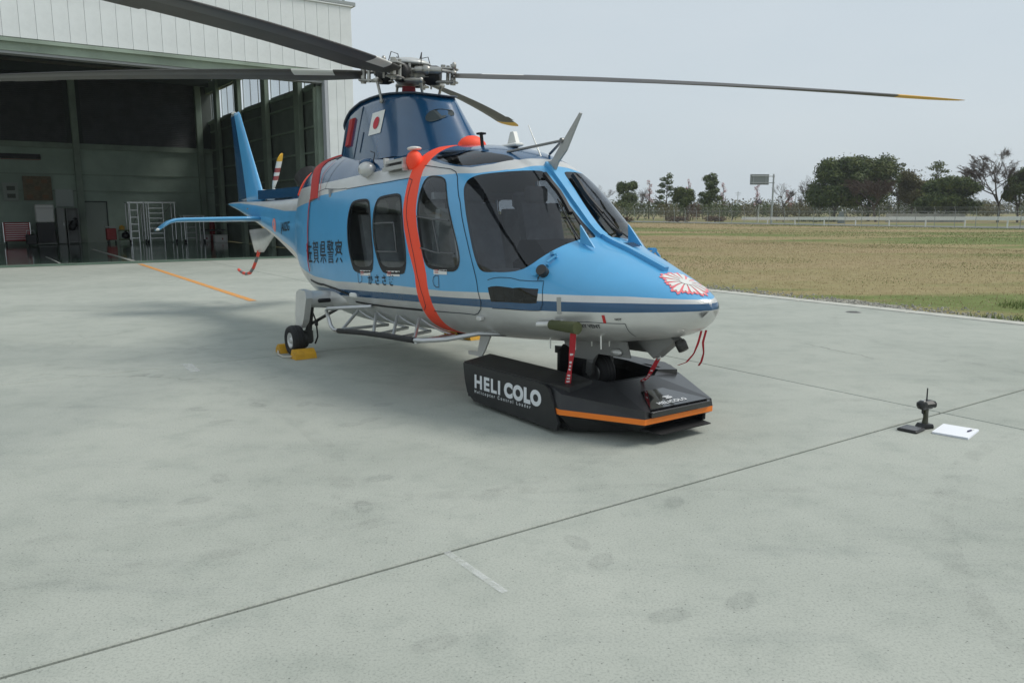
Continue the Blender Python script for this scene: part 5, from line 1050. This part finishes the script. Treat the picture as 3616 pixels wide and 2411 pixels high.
def grass_mat(name, c0, c1):
    m = bpy.data.materials.new(name); m.use_nodes = True; t = m.node_tree; b = t.nodes['Principled BSDF']; g = t.nodes.new('ShaderNodeNewGeometry'); r = t.nodes.new('ShaderNodeValToRGB')
    r.color_ramp.elements[0].color = (*c0, 1); r.color_ramp.elements[1].color = (*c1, 1); t.links.new(g.outputs['Random Per Island'], r.inputs['Fac']); t.links.new(r.outputs['Color'], b.inputs['Base Color']); b.inputs['Roughness'].default_value = .8; b.inputs['Specular IOR Level'].default_value = .15; return m
DRY = grass_mat('dry_grass', (.30, .23, .135), (.56, .46, .29)); GREEN = grass_mat('green_grass', (.09, .13, .035), (.22, .27, .10))
def wob(u_, v_, f1, ph): return np.sin(u_*f1+ph)*np.cos(v_*f1*.6+ph*2)+.6*np.sin(u_*f1*2.3+v_*f1*1.1+ph)+.5*np.cos(v_*f1*2.9-u_*f1*.7)
blades('dry_grass', 150000, (EDGE+.5, EDGE+26), (-24, 40), (.015, .045), (.002, .005), DRY, 'dry brown grass of the airfield beyond the apron', lambda u_, v_: (u_-EDGE-.5) > np.abs(rng.normal(0, .8, len(u_))))
blades('dry_grass_far', 70000, (EDGE+26, 82), (-35, 110), (.02, .06), (.003, .006), DRY, 'distant dry grass stretching to the perimeter fence')
blades('green_grass', 90000, (EDGE+.3, EDGE+26), (-24, 40), (.015, .05), (.002, .005), GREEN, 'patches of fresh green grass in the dry field', lambda u_, v_: ((u_ > EDGE+2.5) | (v_ < 7)) & (wob(u_, v_, .35, 1.0) > .45))
blades('green_grass_edge', 60000, (EDGE+.8, EDGE+4.5), (-22, 20), (.03, .13), (.002, .006), GREEN, 'green weeds growing along the gravel edge of the apron', lambda u_, v_: (v_ < 7.3) & (wob(u_, v_, .9, .3) > .15))
blades('green_grass_far', 80000, (34, 84), (-35, 120), (.02, .08), (.003, .007), GREEN, 'green grass band near the perimeter fence', lambda u_, v_: (wob(u_*.7, v_, .14, 2.0) > .55) | (u_ > 77) | ((u_ > 47) & (u_ < 60) & (v_ > 15) & (wob(u_, v_, .2, .5) > -.6)))
# ---- perimeter fence: posts with slanted arms, rail, chain link panels, barbed wire
FU = 81.5
FEN = empty('perimeter_fence', tuple(UV(FU, 60, -.14)), (0, 0, AZ), 'grey chain link airfield fence with slanted arms for barbed wire', 'fence')
GALV = mat('galvanised_steel', (.34, .36, .35), .5, .5)
def link_mat():
    m = bpy.data.materials.new('chain_link'); m.use_nodes = True; t = m.node_tree; b = t.nodes['Principled BSDF']; L_ = t.links.new; b.inputs['Base Color'].default_value = (.35, .37, .36, 1); b.inputs['Roughness'].default_value = .5
    c_ = t.nodes.new('ShaderNodeTexCoord'); sp = t.nodes.new('ShaderNodeSeparateXYZ'); L_(c_.outputs['Object'], sp.inputs[0])
    def mth(op, a, b_=None):
        n = t.nodes.new('ShaderNodeMath'); n.operation = op
        for i, x in enumerate((a, b_)):
            if x is None: continue
            if isinstance(x, (int, float)): n.inputs[i].default_value = x
            else: L_(x, n.inputs[i])
        return n.outputs[0]
    r = []
    for sg in (1, -1):
        q = mth('ADD' if sg > 0 else 'SUBTRACT', sp.outputs['Y'], sp.outputs['Z']); q = mth('MULTIPLY', q, 14.0); r.append(mth('LESS_THAN', mth('PINGPONG', q, .5), .035))
    al = mth('MAXIMUM', r[0], r[1]); tr = t.nodes.new('ShaderNodeBsdfTransparent'); x = t.nodes.new('ShaderNodeMixShader'); L_(al, x.inputs['Fac']); L_(tr.outputs[0], x.inputs[1]); L_(b.outputs[0], x.inputs[2]); L_(x.outputs[0], t.nodes['Material Output'].inputs['Surface']); return m
LINK = link_mat(); pmesh = None; lmesh = None; rmesh = None
for k in range(62):
    y = -74+k*2.0
    if pmesh is None:
        o = MB().tube((0, 0, 0), (0, 0, 1.72), .032, n=6).tube((0, 0, 1.70), (-.30, 0, 2.12), .028, n=6).build('post', GALV, FEN); pmesh = o.data
        l = mesh_obj('chain_link_panel', [(0, .03, .05), (0, 1.97, .05), (0, 1.97, 1.62), (0, .03, 1.62)], [(0, 1, 2, 3)], LINK, FEN); lmesh = l.data
        r_ = MB().tube((0, 0, 1.64), (0, 2, 1.64), .022, n=5).tube((0, 0, .07), (0, 2, .07), .012, n=5).tube((-.10, 0, 1.85), (-.10, 2, 1.85), .006, n=4).tube((-.18, 0, 1.97), (-.18, 2, 1.97), .006, n=4).tube((-.27, 0, 2.09), (-.27, 2, 2.09), .006, n=4).build('rail_and_wires', GALV, FEN); rmesh = r_.data
    else:
        o = link(bpy.data.objects.new('post', pmesh), FEN); l = link(bpy.data.objects.new('chain_link_panel', lmesh), FEN); r_ = link(bpy.data.objects.new('rail_and_wires', rmesh), FEN)
    for q in (o, l, r_): q.location = (0, y, 0)
# ---- road with guard rail behind the fence
road = mesh_obj('road', [UV(FU+2.2, -60, -.10), UV(FU+9, -60, -.10), UV(FU+9, 140, -.10), UV(FU+2.2, 140, -.10)], [(0, 1, 2, 3)], mat('asphalt', (.17, .175, .17), .9, var=.1, scale=2)); tag(road, kind='structure')
side_road = mesh_obj('side_road', [UV(FU+2.5, 30, -.09), UV(FU+60, 44, -.09), UV(FU+60, 50, -.09), UV(FU+2.5, 38, -.09)], [(0, 1, 2, 3)], mat('asphalt', (.17, .175, .17), .9)); tag(side_road, kind='structure')
GRD = empty('guard_rail', tuple(UV(FU+2.0, 0, -.12)), (0, 0, AZ), 'white steel guard rail running along the road behind the fence', 'guard rail')
WHT2 = mat('rail_white', (.82, .83, .83), .45); gm = None; gp = None
for k in range(20):
    y = 64-4*k; zz = .13+(68-y)/35*.3
    if gm is None:
        prof = [(0, .36), (.05, .42), (.05, .47), (.0, .52), (0, .56), (.05, .61), (.05, .66), (0, .72), (-.02, .72), (-.02, .36)]
        o = MB().prism(prof, lambda u_, v_, h_: (u_-.03, h_, v_), 0, 3.99).build('rail', WHT2, GRD); gm = o.data; p_ = MB().box((.07, 0, .10), (.11, .11, 1.3), bev=.02).build('post', WHT2, GRD); gp = p_.data
    else: o = link(bpy.data.objects.new('rail', gm), GRD); p_ = link(bpy.data.objects.new('post', gp), GRD)
    o.location = (0, y, zz); p_.location = (0, y, zz)
# ------------------------------------------------------------------ plants
def leaf_mat(name, cols):
    m = bpy.data.materials.new(name); m.use_nodes = True; t = m.node_tree; b = t.nodes['Principled BSDF']; g = t.nodes.new('ShaderNodeNewGeometry'); r = t.nodes.new('ShaderNodeValToRGB'); e = r.color_ramp.elements
    while len(e) < len(cols): e.new(.5)
    for i, (q, c_) in enumerate(zip(e, cols)): q.position = i/(len(cols)-1); q.color = (*c_, 1)
    n = t.nodes.new('ShaderNodeTexNoise'); n.inputs['Scale'].default_value = .55; n.inputs['Detail'].default_value = 3; t.links.new(g.outputs['Position'], n.inputs['Vector'])
    x = t.nodes.new('ShaderNodeMath'); x.operation = 'MULTIPLY_ADD'; x.inputs[1].default_value = .45; t.links.new(g.outputs['Random Per Island'], x.inputs[0]); s_ = t.nodes.new('ShaderNodeMath'); s_.operation = 'MULTIPLY_ADD'; s_.inputs[1].default_value = 1.2; s_.inputs[2].default_value = -.32; t.links.new(n.outputs['Fac'], s_.inputs[0]); t.links.new(s_.outputs[0], x.inputs[2]); t.links.new(x.outputs[0], r.inputs['Fac'])
    t.links.new(r.outputs['Color'], b.inputs['Base Color']); b.inputs['Roughness'].default_value = .7; b.inputs['Specular IOR Level'].default_value = .2; b.inputs['Transmission Weight'].default_value = 0
    return m
LF_D = leaf_mat('leaf_dark_evergreen', [(.04, .06, .022), (.08, .11, .036), (.16, .175, .06)]); LF_M = leaf_mat('leaf_mid_green', [(.045, .065, .02), (.09, .115, .035), (.165, .17, .06)]); LF_O = leaf_mat('leaf_olive', [(.07, .07, .03), (.12, .11, .045), (.18, .155, .07)])
LF_B = leaf_mat('leaf_brown_twig', [(.07, .05, .038), (.105, .075, .055), (.14, .105, .08)]); LF_P = leaf_mat('blossom_pink', [(.35, .20, .20), (.50, .31, .32), (.6, .42, .43)]); LF_R = leaf_mat('leaf_reddish', [(.07, .035, .025), (.11, .06, .04), (.14, .09, .05)])
BARK = mat('bark', (.085, .068, .055), .9, var=.25, scale=3)
def leaves(clumps, n, size, flat=.75):
    """clumps: (centre, radii, weight)"""
    W_ = np.array([k[2] for k in clumps], float); W_ /= W_.sum(); idx = rng.choice(len(clumps), n, p=W_); C_ = np.array([k[0] for k in clumps])[idx]; R_ = np.array([k[1] for k in clumps])[idx]
    d = rng.normal(0, 1, (n, 3)); d /= np.linalg.norm(d, axis=1)[:, None]; r = rng.uniform(.35, 1.0, n)**.5*(1+rng.normal(0, .13, n)); P = C_+d*R_*r[:, None]
    nn = d+rng.normal(0, .7, (n, 3)); nn[:, 2] += .35; nn /= np.linalg.norm(nn, axis=1)[:, None]; t_ = np.cross(nn, rng.normal(0, 1, (n, 3))); t_ /= np.linalg.norm(t_, axis=1)[:, None]; b_ = np.cross(nn, t_)
    s_ = size*rng.uniform(.6, 1.4, n)[:, None]; return np.stack([P-t_*s_, P-b_*s_*flat*.6, P+t_*s_, P+b_*s_*flat*.6], 1)
def limbs(mb, p, d, ln, r, depth, spread, tips, bend=.25, n=3):
    pts = [np.array(p, float)]; d = np.array(d, float)
    for k in range(3): d = d+rng.normal(0, bend*.35, 3)+np.array([0, 0, .05]); d /= np.linalg.norm(d); pts.append(pts[-1]+d*ln/3)
    mb.path(pts, list(np.linspace(r, r*.62, 4)), 5); tips.append(pts[-1])
    if depth <= 0: return
    for _ in range(n):
        q = pts[-1] if rng.random() < .6 else pts[-2]; e = d+rng.normal(0, spread, 3); e[2] = abs(e[2])*.6+.25; e /= np.linalg.norm(e); limbs(mb, q, e, ln*rng.uniform(.6, .8), r*.58, depth-1, spread, tips, bend, n)
def place(x, y): return np.array([x, y, -.14])
def tree(name, label, group, x, d, h_, w_, m, n=3500, leaf=.16, trunk=.3, parts=9, form='round', bare=False, shape=None):
    pos = place(x, d); root = empty(name, tuple(pos), (0, 0, 0), label, 'tree', group); mb = MB(); tips = []
    th = h_*trunk; limbs(mb, (0, 0, 0), (rng.normal(0, .05), 0, 1), th, max(.05, h_*(.014 if bare else .022)), 4 if bare else 2, .55 if form != 'tall' else .3, tips, .2, 3 if not bare else 4)
    if bare:
        k = max(t[2] for t in tips); s_ = (h_*.97)/k; mb.v = [(a*w_/max(1e-3, 1.1*w_)*s_*(w_/h_)*1.6, b*s_*(w_/h_)*1.6, c_*s_) for a, b, c_ in mb.v]; tips = [np.array([t[0]*s_*(w_/h_)*1.45, t[1]*s_*(w_/h_)*1.6, t[2]*s_]) for t in tips]
    cl = []
    if bare:
        mb.build('trunk', BARK, root)
        T_ = np.array(tips[len(tips)//5:])[rng.integers(0, len(tips)-len(tips)//5, n)]; dr_ = T_*np.array([1, 1, .35])/np.array([w_*.5, w_*.5, h_])+rng.normal(0, .55, (n, 3)); dr_[:, 2] = np.abs(dr_[:, 2])+.25; dr_ /= np.linalg.norm(dr_, axis=1)[:, None]
        ln_ = rng.uniform(.25, .85, n)[:, None]*min(1.0, w_/6); sd2 = np.cross(dr_, rng.normal(0, 1, (n, 3))); sd2 /= np.linalg.norm(sd2, axis=1)[:, None]; T_ = T_-dr_*rng.uniform(0, .8, (n, 1)); wd_ = leaf*.11; co = np.stack([T_-sd2*wd_, T_+sd2*wd_, T_+dr_*ln_+sd2*wd_*.4, T_+dr_*ln_-sd2*wd_*.4], 1)
    else:
        for k in range(parts):
            a = 2*math.pi*k/parts+rng.uniform(-.4, .4); q = rng.uniform(.15, 1)
            if form == 'round': zc = th+(h_-th)*(.08+.76*q); rr = w_*.5*math.sqrt(max(.06, 1-(max(0, zc-th-(h_-th)*.30)/((h_-th)*.72))**2)); c_ = (math.cos(a)*rr*.62, math.sin(a)*rr*.62, zc); rd = (w_*.21*rng.uniform(.75, 1.25), w_*.21, (h_-th)*.17*rng.uniform(.8, 1.25))
            elif form == 'umbrella': zc = th+(h_-th)*(.1+.85*k/(parts-1)); off = w_*.33*(1 if k % 2 else -1)*rng.uniform(.3, 1)*(1-.5*k/parts); c_ = (off, rng.uniform(-.2, .2)*w_, zc); rd = (w_*.25*rng.uniform(.5, 1.2), w_*.2, (h_-th)*.085*rng.uniform(.6, 1.2))
            else: zc = th+(h_-th)*(.12+.8*k/(parts-1)); c_ = (rng.uniform(-.32, .32)*w_*(1-.5*k/parts), rng.uniform(-.25, .25)*w_, zc); rd = (w_*.26*(1.1-.5*k/parts)*rng.uniform(.7, 1.2), w_*.25, (h_-th)*.10*rng.uniform(.7, 1.3))
            cl.append((np.array(c_), rd, rd[0]*rd[2]))
        if form == 'round': cl.append((np.array([0, 0, th+(h_-th)*.45]), (w_*.42, w_*.42, (h_-th)*.46), w_*h_*.035))
        co = leaves(cl, int(n*2.0), leaf*1.12)
        hr_ = max(.05, h_*.014); mb.path([(0, 0, th*.9), (w_*.02, 0, (th+h_)/2), (0, 0, h_*.93)], [hr_, hr_*.7, hr_*.3], 5)
        for c_, rd, _ in cl[:parts]:
            z0 = max(th*.8, c_[2]-.45*abs(c_[0])-.25*(h_-th)*.3); mb.path([(0, 0, z0), (c_[0]*.5, c_[1]*.5, (z0+c_[2])/2-.05), tuple(c_)], [hr_*.6, hr_*.4, hr_*.2], 5)
        mb.build('trunk', BARK, root)
    quads_obj('crown', co, m, root); return root
GT = 'trees beyond the perimeter fence'
for args in [
 ('evergreen_tree', 'round dark evergreen tree, leftmost beside the windshield edge', 21.75, 150, 7.27, 5.0, LF_D, 2600, .17, .28, 9, 'round'),
 ('evergreen_tree', 'sparse tree with three flat tufts like an umbrella pine', 28.09, 145, 8.13, 4.2, LF_D, 700, .16, .30, 10, 'umbrella'),
 ('evergreen_tree', 'bushy green tree between the umbrella tufted tree and the tall twin crown', 30.13, 140, 6.2, 4.2, LF_M, 2400, .16, .30, 8, 'round'),
 ('evergreen_tree', 'tall uneven green tree left of the overhead road sign', 34.65, 140, 7.99, 4.4, LF_D, 2000, .16, .32, 15, 'tall'),
 ('camphor_tree', 'largest dark green broadleaf tree at the left end of the big grove', 51.98, 128, 10.51, 9.2, LF_D, 9000, .20, .16, 16, 'round'),
 ('camphor_tree', 'large domed green tree second in the big grove', 60.11, 134, 10.92, 9.0, LF_M, 8500, .20, .16, 15, 'round'),
 ('oak_tree', 'olive brown rounded tree in the middle of the grove', 68.24, 136, 9.32, 5.6, LF_O, 3800, .17, .22, 10, 'round'),
 ('pine_tree', 'thin pine with small flat tufts rising over the middle of the grove', 75.28, 142, 10.13, 5.0, LF_M, 700, .16, .34, 10, 'umbrella'),
 ('pine_tree', 'small tufted pine top just left of the olive brown tree', 70.95, 146, 10.28, 3.2, LF_M, 450, .16, .4, 8, 'umbrella'),
 ('evergreen_tree', 'low wide very dark tree at the front right of the grove', 66.61, 122, 7.25, 9.4, LF_D, 8500, .20, .12, 15, 'round'),
 ('evergreen_tree', 'green side crown leaning right of the bare zelkova tree', 75.12, 118, 8.12, 4.8, LF_M, 2600, .17, .3, 8, 'round'),
 ('oak_tree', 'brownish tree cut by the right edge of the picture', 75.61, 112, 8.91, 6.5, LF_O, 4500, .18, .2, 11, 'round'),
 ]: tree(args[0], args[1], GT, *args[2:])
for args in [
 ('bare_tree', 'wide leafless zelkova tree with a fan of twigs near the right edge', 73.4, 120, 10.82, 7.8, LF_B, 9000, .16, .30, 9, 'round', True),
 ('bare_tree', 'brownish leafless tree in front of the two large camphor trees', 55.9, 122, 7.12, 6.6, LF_B, 9000, .17, .25, 9, 'round', True),
 ('bare_tree', 'small leafless tree just right of the overhead sign pole', 40.98, 120, 6.1, 2.8, LF_B, 500, .12, .3, 9, 'round', True),
 ('bare_tree', 'faint leafless tree at the left flank of the big grove', 55.73, 150, 8.35, 4.0, LF_B, 700, .13, .3, 9, 'round', True),
 ('bare_tree', 'pale leafless tree right behind the windshield edge', 19.06, 170, 7.25, 5.0, LF_B, 900, .14, .3, 9, 'round', True),
 ('bare_tree', 'thin leafless tree left of the first pink blossom tree', 27.85, 175, 6.93, 4.0, LF_B, 500, .12, .3, 9, 'round', True)]: tree(args[0], args[1], GT, *args[2:])
for i, (x, hh_, lb) in enumerate([(28.41, 7.91, 'slim pink blossom tree between the round evergreen and the umbrella tufted tree'), (36.45, 8.1, 'pink blossom top peeking above the bushy green tree'), (43.64, 7.36, 'slim pink blossom tree right of the tall uneven green tree'), (50.65, 7.27, 'slim pink blossom tree under the overhead road sign'), (57.28, 5.99, 'short pink blossom tree beside the small leafless tree')]):
    tree('blossom_tree', lb, GT, x, 165, hh_, 1.9, LF_P, 190, .12, .35, 7, 'tall')
# shrubs and hedges
def shrub(name, label, x, d, h_, w_, m, n=900, leaf=.14, z=0):
    root = empty(name, tuple(place(x, d)), (0, 0, 0), label, 'shrub', 'shrubs beyond the perimeter fence'); cl = []
    for k in range(5): cl.append((np.array([(k/4-.5)*w_*.7, rng.uniform(-.3, .3)*h_, h_*rng.uniform(.42, .6)]), (w_*.22, h_*.5, h_*.42), 1))
    quads_obj('crown', leaves(cl, n, leaf), m, root); mb = MB()
    for k in range(4): mb.tube((0, 0, 0), (rng.uniform(-.3, .3)*w_, 0, h_*.5), .05, .02, 5)
    mb.build('trunk', BARK, root)
for x, y, hh_, ww_, m, col, nth in [(16.37, 132, 2.72, 3.37, LF_O, 'olive', 'first'),
 (19.21, 139, 3.93, 4.08, LF_D, 'dark green', 'second'),
 (23.07, 146, 3.47, 3.73, LF_D, 'dark green', 'third'),
 (27.21, 153, 3.9, 3.52, LF_D, 'dark green', 'fourth'),
 (25.72, 132, 3.09, 3.37, LF_O, 'olive', 'fifth'),
 (29.05, 139, 3.39, 3.19, LF_M, 'mid green', 'sixth'),
 (33.24, 146, 3.64, 2.8, LF_R, 'reddish', 'seventh'),
 (36.74, 153, 3.9, 3.32, LF_D, 'dark green', 'eighth'),
 (33.94, 132, 3.82, 2.86, LF_D, 'dark green', 'ninth'),
 (38.5, 139, 3.39, 3.02, LF_D, 'dark green', 'tenth'),
 (43.08, 146, 3.31, 3.73, LF_O, 'olive', 'eleventh'),
 (48.44, 153, 3.56, 2.93, LF_D, 'dark green', 'twelfth'),
 (44.03, 132, 3.01, 3.37, LF_O, 'olive', 'thirteenth'),
 (49.12, 139, 3.31, 3.55, LF_O, 'olive', 'fourteenth'),
 (54.49, 146, 3.15, 3.35, LF_O, 'olive', 'fifteenth'),
 (88.3, 153, 4.41, 6.84, LF_D, 'dark green', 'last but two'),
 (86.27, 132, 3.82, 5.06, LF_M, 'mid green', 'last'),
 (83.37, 139, 3.39, 4.44, LF_O, 'olive', 'last but one'),
 (58.21, 146, 4.04, 5.59, LF_D, 'dark green', 'sixteenth'),
 (64.9, 153, 4.41, 5.86, LF_D, 'dark green', 'seventeenth'),
 (59.36, 132, 3.82, 5.06, LF_M, 'mid green', 'eighteenth'),
 (66.05, 139, 4.32, 5.32, LF_D, 'dark green', 'nineteenth'),
 (73.1, 146, 4.77, 5.59, LF_D, 'dark green', 'twentieth'),
 (80.5, 153, 5.09, 6.25, LF_D, 'dark green', 'twenty-first'),
 (72.82, 132, 4.48, 5.06, LF_D, 'dark green', 'twenty-second')]:
    shrub('shrub', '%s shrub in the row behind the fence, %s from the left' % (col, nth), x, y, hh_, ww_, m, 900, .15)
for i, (x, ww_, lb) in enumerate([(15.97, 3.93, 'low dark red clipped hedge at the far left behind the fence'), (24.66, 3.27, 'low dark red clipped hedge under the bushy green tree'), (30.14, 2.88, 'low dark red clipped hedge under the tall uneven tree'), (45.04, 7.2, 'low dark green hedge mound at the foot of the big grove')]):
    shrub('hedge', lb, x, 118, .95, ww_, LF_R if i < 3 else LF_D, 1200, .10)
# distant wood on the horizon
cl = [(np.array([x, 420+rng.uniform(-20, 20), rng.uniform(1.5, 3.5)]), (9, 6, rng.uniform(3.0, 5.5)), 1) for x in np.arange(29.5, 316, 3.34)]
tag(quads_obj('far_woodland', leaves(cl, 14000, .8), LF_O), 'hazy strip of far off trees along the horizon', 'trees', kind='stuff')
# ---- overhead sign seen from behind, round sign, wall, stone, house, poles
sg_ = empty('overhead_sign', tuple(place(36.6, 112)), (0, 0, R(6)), 'grey back of an overhead road sign on a tall pole with two arms', 'road sign')
GLV = mat('sign_grey', (.40, .42, .42), .5, .4); MB().tube((0, 0, 0), (0, 0, 6.75), .14, .11, 12).build('pole', GLV, sg_)
for z in (5.55, 6.45): MB().tube((0, 0, z), (-3.2, 0, z), .055, n=8).lathe([(.17, -.06), (.17, .06)], (0, 0, z), (0, 0, 1), 12).build('arm', GLV, sg_)
MB().box((-2.0, .10, 6.0), (2.72, .05, 1.45), bev=.01).build('panel', mat('sign_back', (.25, .27, .26), .6), sg_); MB().box((-2.9, .04, 6.0), (.08, .06, 1.45)).box((-1.1, .04, 6.0), (.08, .06, 1.45)).box((-2, .05, 6.69), (2.7, .05, .05)).box((-2, .05, 5.3), (2.7, .05, .05)).build('stiffener', GLV, sg_)
rs_ = empty('round_sign', tuple(place(36.0, 116)), (0, 0, 0), 'small dark round traffic sign on a thin post below the overhead sign', 'road sign'); MB().tube((0, 0, 0), (0, 0, 3.1), .035).build('post', WHT2, rs_); MB().lathe([(.001, -.02), (.34, -.02), (.34, .02), (.001, .02)], (0, -.05, 3.0), (0, 1, 0), 24).build('disc', mat('sign_dark', (.07, .06, .09), .5), rs_); MB().lathe([(.001, -.025), (.2, -.025), (.2, -.015)], (0, -.052, 3.0), (0, 1, 0), 20).build('disc_face', mat('sign_pale', (.35, .32, .38), .5), rs_)
wl = empty('concrete_wall', tuple(place(61.94, 119)), (0, 0, 0), 'low pale concrete wall in front of the grove', 'wall')
for k in range(7): MB().box((-5.1+1.7*k, 0, .62), (1.69, .2, 1.24), bev=.015).build('wall_section', mat('wall_concrete', (.34, .34, .30), .85, var=.15, scale=1), wl)
st_ = empty('stone_marker', tuple(place(44.77, 108)), (0, 0, 0), 'upright grey stone marker at the left foot of the grove', 'stone'); MB().prism([(-.42, 0), (.42, 0), (.40, .9), (.30, 1.5), (.05, 1.62), (-.25, 1.5), (-.40, .95)], lambda u_, v_, h_: (u_, h_, v_), -.15, .15).build('stone', mat('marker_stone', (.17, .20, .20), .8, var=.2, scale=3), st_)
hs = empty('house', tuple(place(78.5, 150)), (0, 0, R(15)), 'house with a dark gable roof half hidden in the grove', 'house'); MB().box((0, 0, 2.3), (9, 6, 4.6)).build('wall', mat('house_wall', (.45, .44, .42), .8), hs); MB().prism([(-3.6, 4.5), (3.6, 4.5), (0, 7.2)], lambda u_, v_, h_: (h_, u_, v_), -5, 5).build('roof', mat('house_roof', (.06, .06, .065), .6), hs); MB().box((-1.5, -3.6, 6.5), (4, .3, .3)).build('ridge_trim', WHT2, hs)
for i, (x, dd, lb) in enumerate(((93.45, 330, 'far utility pole left of the overhead sign'), (117.37, 330, 'far utility pole right of the small leafless tree'))):
    up = empty('utility_pole', tuple(place(x, dd)), (0, 0, 0), lb, 'utility pole', 'far utility poles'); MB().tube((0, 0, 0), (0, 0, 9.5), .16, .12, 8).build('pole', GLV, up); MB().box((0, 0, 8.8), (2.4, .12, .14)).box((0, 0, 8.0), (1.8, .1, .12)).build('crossarm', GLV, up)
# ------------------------------------------------------------------ thin spring haze over the whole site
hz = MB().box((60, 150, 12.0), (1200, 900, 26.6)).build('haze', mat('haze_air', (1, 1, 1)))
hm = bpy.data.materials['haze_air']; t = hm.node_tree; t.nodes.clear(); o_ = t.nodes.new('ShaderNodeOutputMaterial'); pv = t.nodes.new('ShaderNodeVolumePrincipled')
pv.inputs['Color'].default_value = (.86, .92, 1, 1); pv.inputs['Density'].default_value = .0003; pv.inputs['Anisotropy'].default_value = .2; t.links.new(pv.outputs[0], o_.inputs['Volume'])
tag(hz, 'thin pale haze in the air over the airfield', 'haze', kind='stuff')
